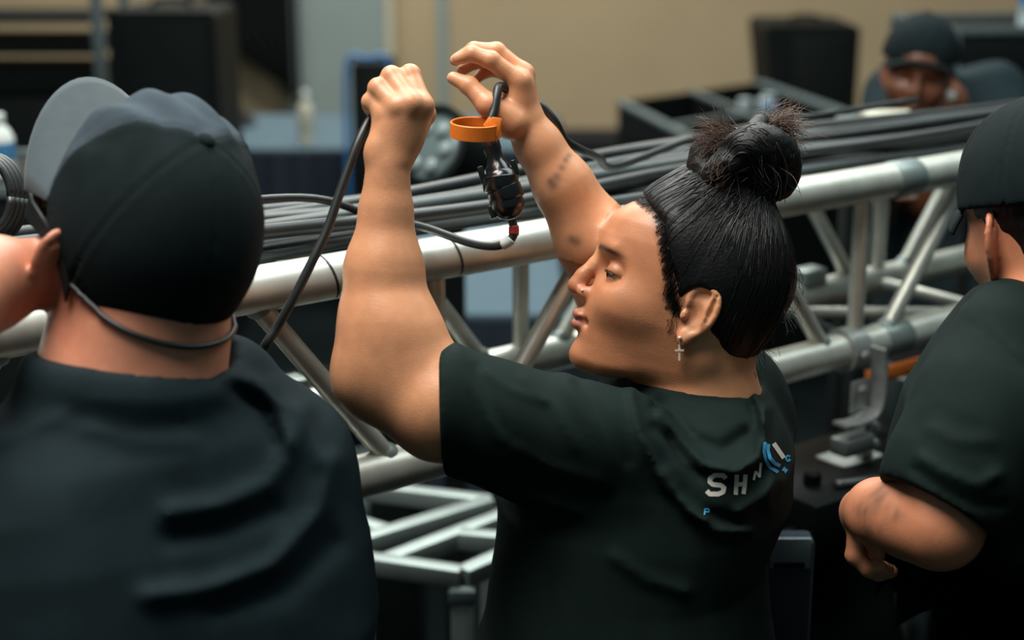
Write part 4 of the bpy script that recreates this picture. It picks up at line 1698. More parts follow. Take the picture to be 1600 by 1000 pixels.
def make_woman_hair(root, H, E):
    # --- combed-back hair
    A = H.ax()
    F = Field()
    F.ell(H(0.000, 0, 0.060), (0.101, 0.0850, 0.097), A, 0.01)
    F.ell(H(-0.014, 0, 0.054), (0.0845, 0.083, 0.090), A, 0.02)
    F.ell(H(-0.038, 0, 0.004), (0.044, 0.062, 0.056), A, 0.03)
    F.ell(H(0.040, 0, 0.078), (0.060, 0.080, 0.066), A, 0.02)
    F.ell(H(-0.002, 0, 0.135), (0.052, 0.05, 0.045), A, 0.03)
    axis = unit(H(-0.030, 0, 0.20) - H(0.0, 0, 0.05))
    b1 = unit(np.cross(axis, H.l))
    cen = H(0.0, 0, 0.06)

    def phi(p):
        q = p - cen
        return np.arctan2(q @ H.l, q @ b1)

    def cutfn(p):
        q = H.local(p)
        f, l, u = q[..., 0], q[..., 1], q[..., 2]
        hl = np.interp(u, HLu, HLf) - 0.10 * np.clip(0.03 - np.abs(l), 0, 0.03) * (u > 0.1)
        return (f - hl + 0.004) * 0.8 + 0.0004 * np.sin(u * 700 + 3 * np.sin(u * 190))
    def taper(p):
        q = H.local(p)
        f, l, u = q[..., 0], q[..., 1], q[..., 2]
        hl = np.interp(u, HLu, HLf) - 0.10 * np.clip(0.03 - np.abs(l), 0, 0.03) * (u > 0.1)
        return 0.0075 * np.exp(-np.clip(hl - f, 0, 1) / 0.012) * np.clip((u + 0.01) / 0.02, 0, 1)
    F.disp(taper)
    F.op(cutfn, H(0, 0, 0), 1.0, 0.006, 'i')
    F.ell(E(0.005, 0.001, 0.008), (0.020, 0.030, 0.030), np.array([H.f, H.u, H.l]), 0.004, 's')
    F.op(lambda p: (-0.058 - H.local(p)[..., 2]), H(0, 0, 0), 1.0, 0.01, 'i')
    F.disp(lambda p: 0.00022 * np.sin(phi(p) * 75 + 3 * np.sin(phi(p) * 13) + 20 * (H.local(p)[..., 2])) + 0.0005 * vnoise(p, 60, 77))
    lo, hi = bounds([H(0.14, 0.12, 0.22), H(-0.16, -0.12, -0.09), H(0.14, -0.12, -0.09), H(-0.16, 0.12, 0.22)], 0.02)
    v, f = F.mesh(lo, hi, 0.0026)
    v = smooth_mesh(v, f, 1)
    # hair object has its own axes so that the strand pattern runs towards the bun
    ob = newobj('hair', v, f, M_hair, root)
    # surface strands from hairline to bun
    bunbase = H(-0.020, 0, 0.155)
    strands = G()
    bme = [o for o in root.children if o.name.startswith('body')][0]
    co = np.empty(len(bme.data.vertices) * 3, np.float32)
    bme.data.vertices.foreach_get('co', co)
    co = co.reshape(-1, 3) + np.array(bme['_w'])
    hv = np.linalg.norm(co - H(0.02, 0, 0.06), axis=1) < 0.17
    skin_bvh = BVHTree.FromPolygons([tuple(x) for x in co], [tuple(p.vertices) for p in bme.data.polygons if hv[p.vertices[0]]])
    r = np.random.default_rng(5)
    bvh = BVHTree.FromPolygons([tuple(x) for x in v], [tuple(x) for x in f])
    for i in range(620):
        u = r.uniform(-0.05, 0.15)
        l = r.uniform(-0.2, 1.0) * 0.085
        fl = np.interp(u, HLu, HLf) + r.uniform(-0.012, 0.006)
        if r.random() < 0.35:
            fl = r.uniform(-0.11, 0.03)
        p = H(fl, l, u)
        hit = bvh.find_nearest(Vector(p))
        p = np.array(hit[0])
        steps = 11
        pts = []
        wob = r.normal(size=3) * 0.004
        for sstep in range(steps):
            t = sstep / (steps - 1) * r.uniform(0.93, 1.0)
            q = p * (1 - t) + (bunbase + wob) * t
            hit = bvh.find_nearest(Vector(q))
            n = np.array(hit[1])
            pts.append(np.array(hit[0]) + n * (0.0006 + 0.0006 * r.random()))
        strands.tube(pts, [0.00045] * (steps - 1) + [0.0003], 3, False)
    # fine hairs that soften the hairline
    for i in range(420):
        u = r.uniform(0.005, 0.150)
        fl = np.interp(u, HLu, HLf) + r.uniform(-0.004, 0.007)
        l = 0.075 * math.sqrt(max(0.05, 1 - (fl / 0.118) ** 2)) if u < 0.11 else r.uniform(0.0, 0.06)
        p = H(fl, l, u)
        hb = skin_bvh.find_nearest(Vector(p))
        p = np.array(hb[0])
        t_ = unit((bunbase - p) + H.l * 0.02 + r.normal(size=3) * 0.02)
        pts = []
        Lh = r.uniform(0.010, 0.024)
        for sstep in range(5):
            q = p + t_ * Lh * sstep / 4
            hb = skin_bvh.find_nearest(Vector(q))
            n = np.array(hb[1])
            pts.append(np.array(hb[0]) + n * (0.0004 + 0.0009 * sstep))
        strands.tube(pts, [0.0002, 0.0003, 0.0003, 0.0003, 0.0003], 3, False)
    # flyaways at nape and temple
    for i in range(70):
        k = r.random()
        if k < 0.5:
            p0 = H(r.uniform(-0.13, -0.09), r.uniform(-0.01, 0.05), r.uniform(-0.03, 0.10))
            dd = -H.f * r.uniform(0.2, 1) - H.u * r.uniform(0.3, 1.2) + H.l * r.normal() * 0.4
        elif k < 0.75:
            p0 = H(np.interp(0.01, HLu, HLf) + r.uniform(-0.006, 0.006), 0.076, r.uniform(-0.005, 0.02))
            dd = -H.u + H.f * r.uniform(-0.1, 0.35) + H.l * 0.1
        else:
            p0 = H(r.uniform(-0.06, 0.03), r.uniform(-0.02, 0.05), 0.158)
            dd = H.u * r.uniform(0.1, 0.6) + H.f * r.normal() * 0.8
        hit = bvh.find_nearest(Vector(p0))
        p0 = np.array(hit[0])
        dd = unit(dd) * r.uniform(0.012, 0.034)
        c = r.normal(size=3) * 0.004
        strands.tube(spl([p0, p0 + dd * 0.5 + c, p0 + dd], 4), 0.00028, 3, False)
    tag(strands.build('hair_strands', M_hairstrand, root), kind='stuff')

    # --- the bun: coils of thick locks round a knot
    B = Field()
    c = H(-0.019, 0.012, 0.198)
    T = -FW

    def Q(px, py, dz=0.0):
        return P(1166 + (px - 1168) * 0.90 - 4, 262 + (py - 262) * 0.97, 1.685 - dz)
    B.chain(spl([Q(1150, 330), Q(1150, 290), Q(1160, 255)], 3), [0.036, 0.032, 0.029, 0.028, 0.027, 0.026, 0.025], 0.01)
    # big smooth lobe
    pts = spl([Q(1158, 282, 0.02), Q(1156, 250, 0.035), Q(1175, 232, 0.045), Q(1205, 232, 0.04), Q(1228, 250, 0.02), Q(1222, 280, 0.01), Q(1190, 298, 0.02)], 4)
    B.chain(pts, list(np.interp(np.linspace(0, 1, len(pts)), [0, .2, .5, .8, 1], [0.014, 0.019, 0.024, 0.023, 0.016])), 0.006)
    B.ell(Q(1192, 262, 0.02), (0.029, 0.031, 0.027), None, 0.008)
    pts = spl([Q(1150, 290, 0.03), Q(1115, 285, 0.03), Q(1100, 262, 0.02), Q(1106, 236, 0.015), Q(1132, 222, 0.015), Q(1160, 222, 0.02)], 4)
    B.chain(pts, list(np.interp(np.linspace(0, 1, len(pts)), [0, .3, .7, 1], [0.013, 0.0165, 0.0165, 0.011])), 0.005)
    pts = spl([Q(1105, 300, 0.03), Q(1125, 270, 0.045), Q(1150, 250, 0.045), Q(1162, 228, 0.03)], 4)
    B.chain(pts, list(np.interp(np.linspace(0, 1, len(pts)), [0, .5, 1], [0.012, 0.016, 0.010])), 0.004)
    pts = spl([Q(1128, 240, -0.03), Q(1160, 225, -0.045), Q(1200, 235, -0.045), Q(1225, 265, -0.03), Q(1200, 295, -0.02)], 4)
    B.chain(pts, [0.019] * len(pts), 0.004)
    pts = spl([Q(1180, 232, 0.025), Q(1184, 212, 0.03), Q(1196, 193, 0.02), Q(1210, 196, 0.005)], 4)
    B.chain(pts, list(np.interp(np.linspace(0, 1, len(pts)), [0, .5, 1], [0.012, 0.011, 0.008])), 0.004)
    B.disp(lambda p: 0.0014 * vnoise(p, 150, 8) + 0.0009 * vnoise(p, 380, 9))
    lo, hi = bounds([Q(1070, 170, 0.1), Q(1270, 350, -0.1), Q(1070, 350, 0.1), Q(1270, 170, -0.1)], 0.01)
    v, f = B.mesh(lo, hi, 0.0022)
    v = smooth_mesh(v, f, 1)
    bun = newobj('hair_bun', v, f, M_hair, root)
    bv = BVHTree.FromPolygons([tuple(x) for x in v], [tuple(x) for x in f])
    dark, brown = G(), G()

    def lock(g, p0, dirv, L, n, spread, rad=0.00032, curl=0.3):
        for i in range(n):
            p = np.asarray(p0) + r.normal(size=3) * spread
            dd = unit(unit(dirv) + r.normal(size=3) * curl)
            d2 = unit(dd + r.normal(size=3) * 0.45 - UP * 0.15)
            l = L * r.uniform(0.5, 1.1)
            g.tube(spl([p, p + dd * l * 0.5, p + dd * l * 0.5 + d2 * l * 0.5], 4), [rad] * 8 + [rad * 0.4], 3, False)
    # tufts of sun-browned ends
    lock(brown, Q(1205, 200, 0.015), camvec(0.9, 0.25, 0.1), 0.045, 330, 0.007)
    lock(brown, Q(1215, 212, 0.010), camvec(0.8, -0.25, 0.1), 0.036, 220, 0.007)
    lock(brown, Q(1160, 222, 0.02), camvec(-0.9, 0.20, 0.1), 0.050, 260, 0.007)
    lock(brown, Q(1135, 222, 0.03), camvec(-0.95, -0.2, 0.1), 0.036, 180, 0.006)
    lock(brown, Q(1140, 252, 0.055), camvec(-0.7, -0.5, 0.2), 0.028, 80, 0.004, curl=0.2)
    lock(brown, Q(1146, 275, 0.05), camvec(-0.6, -0.6, 0.2), 0.026, 60, 0.004, curl=0.2)
    lock(dark, Q(1150, 300, 0.03), camvec(-0.5, -0.6, 0.2), 0.035, 120, 0.014)
    lock(dark, Q(1190, 245, 0.05), camvec(0.3, -0.9, 0.1), 0.05, 40, 0.012, curl=0.2)
    # strands laid along the coils
    for i in range(520):
        a_ = r.uniform(0, 2 * math.pi)
        el = r.uniform(-1.2, 1.2)
        pts = []
        for sstep in range(7):
            t = a_ + sstep * 0.16
            q = Q(1168 + 62 * math.cos(t) * math.cos(el), 258 - 55 * math.sin(t) * math.cos(el), 0.05 * math.sin(el) + 0.02)
            hit = bv.find_nearest(Vector(q))
            pts.append(np.array(hit[0]) + np.array(hit[1]) * 0.0006)
        (brown if r.random() < 0.16 else dark).tube(pts, 0.0005, 3, False)
    # one loose hair on the right
    dark.tube(spl([P(1212, 288, 1.68), P(1226, 300, 1.68), P(1226, 318, 1.68)], 6), 0.0004, 3, False)
    tag(dark.build('bun_strands', M_hairstrand, bun), kind='stuff')
    tag(brown.build('bun_tufts', M_hairbrown, bun), 'brown hair ends sticking out of the bun', kind='stuff')


M_hair = mat('black_hair', srgb(10, 10, 11), 0.50, spec=0.30, noise=0.3, nscale=120, bump=0.35, bscale=300)
M_hairstrand = mat('hair_strand', srgb(17, 17, 19), 0.36, spec=0.45)
M_hairbrown = mat('brown_hair_ends', srgb(92, 68, 56), 0.45, spec=0.5)


def make_woman_jewels(root, H, E):
    g = G()
    lobe = E(-0.002, -0.027, 0.006)
    g.sphere(lobe, 0.0023, None, 12, 8)
    e = g.build('earring', M_gold, root)
    g = G()
    dn = np.array([0, 0, -1.0])
    sidev = unit(np.cross(dn, -FW))
    tc = lobe + dn * 0.012
    g.tube([lobe, lobe + dn * 0.007], 0.0005, 5)
    g.box(tc + dn * 0.004, (0.0011, 0.0009, 0.0085), (sidev, FW, UP))
    g.box(tc + dn * 0.0015, (0.0048, 0.0009, 0.0011), (sidev, FW, UP))
    tag(g.build('cross_pendant', M_gold, e, smooth=False), 'small metal cross hanging from the stud')
    g = G()
    g.sphere(H(0.1195, 0.0178, 0.0055), 0.0013, None, 10, 8)
    g.build('nose_stud', M_gold, root)


def shirt_print(root, shirt):
    """letters and arcs printed on the back, laid onto the cloth"""
    dg = bpy.context.evaluated_depsgraph_get()
    me = shirt.data
    off = np.array(shirt['_w'])
    vs = np.empty(len(me.vertices) * 3, np.float32)
    me.vertices.foreach_get('co', vs)
    vs = vs.reshape(-1, 3) + off
    bv = BVHTree.FromPolygons([tuple(x) for x in vs], [tuple(p.vertices) for p in me.polygons])
    Mw = mat('white_print', srgb(205, 200, 190), 0.7)
    Mb = mat('blue_print', srgb(58, 150, 200), 0.7)

    def ribbon(g, poly, w):
        """stroke of given width (px) subdivided and dropped onto the cloth"""
        pts = []
        for (a, b) in zip(poly[:-1], poly[1:]):
            n = max(2, int(math.hypot(b[0] - a[0], b[1] - a[1]) / 2.5))
            for i in range(n):
                pts.append((a[0] + (b[0] - a[0]) * i / n, a[1] + (b[1] - a[1]) * i / n))
        pts.append(poly[-1])
        L, R = [], []
        for i, p in enumerate(pts):
            q0, q1 = pts[max(i - 1, 0)], pts[min(i + 1, len(pts) - 1)]
            tx, ty = q1[0] - q0[0], q1[1] - q0[1]
            s = math.hypot(tx, ty) or 1
            nx, ny = -ty / s * w / 2, tx / s * w / 2
            row = []
            for (x, y) in ((p[0] + nx, p[1] + ny), (p[0], p[1]), (p[0] - nx, p[1] - ny)):
                dv = P(x, y, 1.0) - CAM
                hit = bv.ray_cast(Vector(CAM), Vector(unit(dv)))
                if hit[0] is None:
                    row = None
                    break
                row.append(np.array(hit[0]) + np.array(hit[1]) * 0.0007)
            if row is None:
                if len(L) > 1:
                    g.sheet(L)
                L = []
                continue
            L.append(row)
        if len(L) > 1:
            g.sheet(L)

    S = [(1134, 747), (1130, 742), (1117, 742), (1110, 747), (1109, 753), (1114, 757), (1126, 758), (1131, 762), (1129, 769), (1122, 772), (1109, 772), (1104, 767)]
    for name, m, strokes, w in (
            ('letter_s', Mw, [S], 7.5),
            ('letter_h', Mw, [[(1151, 741), (1150, 757), (1149, 773)], [(1164, 741), (1163, 757), (1161, 772)], [(1150, 757), (1163, 756)]], 6.5),
            ('letter_o', Mw, [[(1177, 750), (1180, 736)], [(1180, 736), (1186, 745)], [(1188, 723), (1186, 746)]], 3.6),
            ('logo_bar', Mw, [[(1208, 693), (1217, 706), (1224, 716)]], 7),
            ('logo_outer_arc', Mb, [[(1195, 691), (1193, 705), (1196, 719), (1204, 731), (1215, 738)]], 5),
            ('logo_inner_arc', Mb, [[(1200, 694), (1199, 704), (1203, 716), (1210, 724), (1218, 728)]], 5),
            ('letter_g', Mb, [[(1234, 713), (1229, 712), (1227, 717), (1230, 721), (1234, 719), (1231, 717)]], 2.6),
            ('letter_n', Mb, [[(1222, 736), (1225, 730), (1226, 739), (1229, 733)]], 2.8),
            ('letter_p', Mb, [[(1100, 805), (1101, 795), (1107, 795), (1107, 800), (1101, 800)]], 2.6)):
        g = G()
        for st in strokes:
            ribbon(g, st, w)
        if g.n:
            o = g.build(name, m, shirt)


# ------------------------------------------------------------------ ball caps
def make_cap(root, H, tilt, rx=(0.113, 0.0885, 0.108), base=0.012, brim_m=None, crown_m=None, h=0.0032, wr=1.0, u0=0.050, two_tone=False, brim=0.098):
    """crown shell with six seamed panels, top button and curved brim; tilt = how far the rim drops at the back"""
    t = math.radians(tilt)
    K = Frame(H(-0.004, 0, u0), math.cos(t) * H.f + math.sin(t) * H.u, math.cos(t) * H.u - math.sin(t) * H.f, H.sc)
    A = K.ax()
    s = K.sc
    F = Field()
    F.ell(K(0, 0, 0.0), np.array(rx) * s, A, 0.01)
    F.ell(K(0.035, 0, 0.035), np.array([0.068, 0.074, 0.070]) * s, A, 0.02)
    F.op(lambda p: (-base - K.local(p)[..., 2]) * s, K(0, 0, 0), 1.0, 0.003, 'i')
    F.ell(K(0, 0, -0.012), np.array([rx[0] - 0.006, rx[1] - 0.006, rx[2] - 0.010]) * s, A, 0.002, 's')

    def seams(p):
        q = K.local(p)
        an = np.arctan2(q[..., 1], q[..., 0])
        rad = np.hypot(q[..., 0], q[..., 1])
        v = np.zeros(an.shape)
        for k in range(6):
            da = np.abs((an - k * math.pi / 3 + math.pi) % (2 * math.pi) - math.pi) * rad
            v += 0.0011 * np.exp(-(da / 0.0016) ** 2) - 0.0009 * np.exp(-((da - 0.0055) / 0.0022) ** 2)
        # loose creases in the cloth of the front panels
        fr = np.clip((q[..., 0] + 0.01) / 0.05, 0, 1)
        v += wr * fr * 0.0030 * np.sin(q[..., 1] * 165 + 40 * q[..., 0] + 2.2 * np.sin(q[..., 0] * 45 + 1)) * np.clip((q[..., 2] - 0.02) / 0.03, 0, 1)
        v += 0.0012 * vnoise(q, 45, 6)
        return v * s
    F.disp(seams)
    lo, hi = bounds([K(a, b, c) for a in (-.14, .14) for b in (-.12, .12) for c in (-.05, .15)], 0.01)
    colf = None
    if two_tone:
        def colf(v):
            q = K.local(v)
            an = np.abs(np.arctan2(q[:, 1], q[:, 0]))
            w = np.clip((math.pi / 3 - an) / 0.02 + 0.5, 0, 1)[:, None]
            return np.array(srgb(20, 29, 31)) * (1 - w) + np.array(srgb(62, 72, 80)) * w
    cap = build_field(F, 'cap', lo, hi, h, M_captwo if two_tone else (crown_m or M_cap), root, colf, 2)
    g = G()
    g.sphere(K(0, 0, rx[2] + 0.0005), np.array([0.0085, 0.0085, 0.0045]) * s, A, 14, 8)
    g.build('cap_button', crown_m or M_cap, cap)
    # brim
    grid = []
    for i in range(25):
        an = math.radians(-64 + 128 * i / 24)
        row = []
        for j in range(11):
            v = j / 10
            fx = (rx[0] - 0.004) * math.cos(an)
            ly = (rx[1] - 0.003) * math.sin(an)
            ext = brim * max(math.cos(an * 1.30), 0.0) ** 0.55
            f = fx + v * ext
            l = ly * (1 + 0.10 * v)
            u = -min(base, 0.03) + 0.004 - 0.55 * l * l / 0.09 * (0.45 + 0.3 * v) - 0.002 * v
            row.append(K(f, l, u + 0.010))
        grid.append(row)
    g = G()
    g.sheet(grid, 0.0032 * s)
    g.build('cap_brim', brim_m or crown_m or M_cap, cap)
    return cap, K


def skin_colour(r_, g_, b_, H=None, beard=None, seed=3):
    def col(v):
        c = np.tile(np.array(srgb(r_, g_, b_)), (len(v), 1))
        c *= (1 + 0.07 * vnoise(v, 45, seed))[:, None]
        if H is not None:
            q = H.local(v)
            f, l, u = q.T
            if beard is not None:
                w = np.clip((f - 0.005) / 0.03, 0, 1) * np.clip((0.0 - u) / 0.03, 0, 1) * (u > -0.10)
                w = (w * beard[3])[:, None]
                c = c * (1 - w) + np.array(srgb(*beard[:3])) * w
            # redder ears
            w = (np.exp(-((np.abs(l) - 0.085) / 0.012) ** 2) * (f < 0.02) * (np.abs(u) < 0.05) * 0.45)[:, None]
            c = c * (1 - w) + np.array(srgb(196, 112, 88)) * w
        return c
    return col


M_frame = mat('matte_frame_plastic', srgb(16, 19, 20), 0.55, spec=0.3)


# ------------------------------------------------------------------ the man in the grey-brimmed cap, left foreground
def make_left_man():
    fc, uc = np.array([-0.3656, 0.7832, -0.5030]), np.array([0.5281, 0.6195, 0.5808])
    ct, st = math.cos(0.42), math.sin(0.42)
    uh = ct * uc + st * fc
    fh = ct * fc - st * uc
    D = 1.40
    H = Frame(P(243, 352, D) - 0.052 * camvec(*uh) + 0.004 * camvec(*fh), camvec(*fh), camvec(*uh), 1.0)
    hip = P(215, 1260, 1.47)
    root = empty('person', (hip[0], hip[1], 0))
    tag(root, 'man seen from behind at the left in a black cap with grey brim, looking up', 'person', 'crew at the truss')
    yaw = np.array([-0.62, 0.78, 0])
    F = Field()
    add_head(F, H)
    F.chain([H(-0.02, 0, -0.005), H(-0.035, 0, -0.08), P(205, 630, 1.41), P(210, 740, 1.42)], [0.070, 0.076, 0.083, 0.07], 0.03)
    F.ell(H(-0.075, 0, -0.025), np.array([0.04, 0.058, 0.05]), H.ax(), 0.03)
    F.ell(P(215, 800, 1.43), (0.11, 0.12, 0.10), None, 0.05)
    # his near arm raised in front of him, crossing the picture's left edge
    F.chain([P(-40, 800, 1.36), P(-150, 700, 1.29), P(-190, 560, 1.23)], [0.062, 0.056, 0.046], 0.03)
    F.chain([P(-190, 560, 1.23), P(-110, 490, 1.29), P(-10, 440, 1.365), P(30, 430, 1.385)], [0.047, 0.050, 0.040, 0.032], 0.02)
    A3 = np.array([RT, UP, -FW])
    F.ell(P(72, 424, 1.40), (0.038, 0.030, 0.016), A3, 0.014)
    for i in range(4):
        b = P(100, 400 + 14 * i, 1.415)
        finger(F, [b, b + RT * 0.026 + FW * 0.016, b + RT * 0.030 + FW * 0.040, b + RT * 0.012 + FW * 0.048], [0.0105, 0.0098, 0.009, 0.008])
    finger(F, [P(60, 400, 1.40), P(85, 372, 1.42), P(105, 365, 1.445)], [0.013, 0.011, 0.009])
    # far arm hanging in front of the body
    F.chain([P(395, 740, 1.492), P(412, 960, 1.505)], [0.055, 0.046], 0.03)
    F.chain([P(412, 960, 1.505), P(330, 1060, 1.66), P(290, 1090, 1.74)], [0.046, 0.036, 0.027], 0.02)
    F.ell(P(270, 1100, 1.78), (0.03, 0.035, 0.02), None, 0.012)
    for i in range(4):
        b = P(255 + 12 * i, 1105, 1.81)
        finger(F, [b, b + FW * 0.035 - UP * 0.005, b + FW * 0.05 - UP * 0.03, b + FW * 0.03 - UP * 0.042], [0.0105, 0.0095, 0.009, 0.008])
    finger(F, [P(262, 1085, 1.78), P(250, 1070, 1.80), P(245, 1072, 1.83)], [0.013, 0.011, 0.009])
    E = add_ear(F, H, 1, c=(-0.004, 0.0790, 0.0), tilt=8, sc=1.2, flare=72)
    add_ear(F, H, -1, c=(-0.006, 0.0755, 0.0), tilt=8, sc=1.08, flare=38)
    lo, hi = bounds([P(-320, 250, 1.2), P(520, 250, 1.92), P(-320, 1150, 1.2), P(520, 1150, 1.92)], 0.03)
    build_field(F, 'body', lo, hi, 0.0030, M_skin, root, skin_colour(202, 134, 106, H, (110, 78, 62, 0.7)), 2)
    for sg in (1, -1):
        empty_eye(H(0.0835, sg * 0.0325, 0.034), H, 0.0128, root)
    # close-cropped hair below the rim
    Hh = Field()
    Hh.ell(H(-0.008, 0, 0.055), np.array([0.107, 0.082, 0.094]), H.ax(), 0.01)
    Hh.op(lambda p: H.local(p)[..., 0] - 0.03, H(0, 0, 0), 1, 0.004, 'i')
    Hh.op(lambda p: 0.026 - H.local(p)[..., 2] - 0.25 * np.clip(H.local(p)[..., 0], -1, 0), H(0, 0, 0), 1, 0.004, 'i')
    cap, K = make_cap(root, H, math.degrees(0.42), rx=(0.116, 0.0920, 0.112), base=0.040, brim_m=M_capbrim, crown_m=M_cap, u0=0.052, two_tone=True)
    # glasses: lens frame and temple arm, retainer strap round the back of the head
    A = H.ax()
    gl = G()
    for sg in (1, -1):
        pts = [H(0.118 - 0.0045 * abs(a_), sg * (0.034 + 0.027 * math.cos(a_)), 0.018 + 0.019 * math.sin(a_)) for a_ in np.linspace(-math.pi, math.pi, 20)]
        gl.tube(pts, 0.0028, 8, False)
    gl.tube([H(0.122, 0.008, 0.022), H(0.125, 0, 0.024), H(0.122, -0.008, 0.022)], 0.0028, 8)
    gm = gl.build('glasses', M_frame, root)
    tag(gm, 'black wraparound glasses with a retainer strap')
    for sg in (1, -1):
        g = G()
        pts = spl([H(0.106, sg * 0.066, 0.026), H(0.080, sg * 0.083, 0.025), H(0.040, sg * 0.086, 0.024), H(0.0, sg * 0.086, 0.022), H(-0.022, sg * 0.083, 0.010), H(-0.035, sg * 0.079, -0.008)], 5)
        grid = [[p + H.u * w for w in np.linspace(-hh, hh, 4)] for p, hh in zip(pts, np.interp(np.linspace(0, 1, len(pts)), [0, .3, .6, .8, 1], [0.010, 0.009, 0.006, 0.007, 0.008]))]
        g.sheet(grid, 0.003)
        g.build('temple_arm', M_frame, gm, auto=HARD)
        g = G()
        pts = [H(0.121 - 0.0045 * abs(a_), sg * (0.034 + 0.025 * math.cos(a_)), 0.018 + 0.017 * math.sin(a_)) for a_ in np.linspace(-math.pi, math.pi, 16)][:-1]
        g.add(pts, [list(range(len(pts)))])
        g.build('lens', mat('smoked_lens', srgb(40, 44, 46), 0.08, spec=0.8), gm, smooth=False)
    bodyf = F
    g = G()
    ring = []
    for k in range(41):
        an = math.radians(112 + 136 * k / 40)
        t = abs(k - 20) / 20
        u = -0.012 + 0.012 * t ** 1.5
        dirv = math.cos(an) * H.f + math.sin(an) * H.l
        # march in from outside until the skin
        rr = 0.20
        for _ in range(60):
            dd = float(bodyf.at(np.array([H(0, 0, u) + dirv * rr]))[0])
            if dd < 0.0035:
                break
            rr -= dd * 0.6
        ring.append(H(0, 0, u) + dirv * rr)
    g.tube(ring, 0.0027, 8)
    g.build('retainer_strap', M_rubber, gm)

    # shirt
    S = Field()
    C = lambda x, y, d_=1.43: P(x, y, d_)
    loft(S, [(C(205, 1120, 1.46), 0.17, 0.235), (C(212, 1000, 1.45), 0.168, 0.243), (C(206, 880, 1.44), 0.158, 0.236), (C(198, 780, 1.43), 0.145, 0.222), (C(198, 715, 1.42), 0.125, 0.202),
             (C(200, 665, 1.41), 0.112, 0.145), (C(203, 622, 1.406), 0.094, 0.104), (C(203, 590, 1.402), 0.088, 0.092)], yaw, 0.03, endr=0.02)
    # shoulders
    S.chain([P(350, 628, 1.475), P(402, 712, 1.492), P(418, 820, 1.50), P(425, 920, 1.505)], [0.050, 0.076, 0.070, 0.064], 0.05)
    S.chain([P(60, 778, 1.37), P(-60, 800, 1.35), P(-150, 710, 1.29)], [0.07, 0.075, 0.070], 0.05)
    S.ell(P(352, 592, 1.46), (0.04, 0.05, 0.032), None, 0.03)
    folds(S, [
        ([(352, 585), (400, 600), (440, 640), (452, 690)], 13, 0.010),
        ([(370, 610), (415, 640), (432, 690)], 9, -0.009),
        ([(430, 600), (470, 650), (500, 720)], 12, 0.006),
        ([(270, 800), (340, 790), (420, 755), (460, 700), (470, 640)], 17, 0.010),
        ([(270, 840), (350, 830), (430, 800)], 18, -0.007),
        ([(235, 932), (330, 920), (430, 880), (500, 800), (520, 720)], 17, 0.010),
        ([(340, 950), (440, 925), (520, 850)], 18, -0.006),
        ([(95, 610), (160, 625), (260, 628), (345, 612)], 9, 0.005),
        ([(110, 650), (200, 668), (300, 662), (350, 640)], 12, -0.002),
        ([(140, 670), (220, 690), (300, 690)], 14, 0.004),
        ([(0, 690), (60, 665), (100, 650)], 12, 0.004),
    ])
    S.disp(lambda p: 0.0022 * vnoise(p, 24, 12) + 0.0008 * vnoise(p, 70, 14))
    Fb = Field()
    Fb.chain([P(205, 630, 1.41), P(210, 740, 1.42)], [0.083, 0.07], 0.03)
    S.op(lambda p: Fb.at(p) - 0.0045, P(210, 740, 1.42), 0.4, 0.012, 'u')
    neckhole(S, P(204, 612, 1.408), camvec(0.16, 0.98, 0.02), 0.0885)
    collar(S, P(203, 600, 1.407), camvec(0.16, 0.98, 0.02), 0.0915, 0.0070, 0.022, 0.5)
    lo, hi = bounds([P(-260, 520, 1.1), P(660, 520, 1.75), P(-260, 1130, 1.1), P(660, 1130, 1.75)], 0.02)
    sh = build_field(S, 't_shirt', lo, hi, 0.0050, M_shirt2, root)
    tag(sh, 'faded black T-shirt with soft diagonal folds')
    lower_body(root, hip, yaw, 0.165, 0.215, 0.1)
    return root


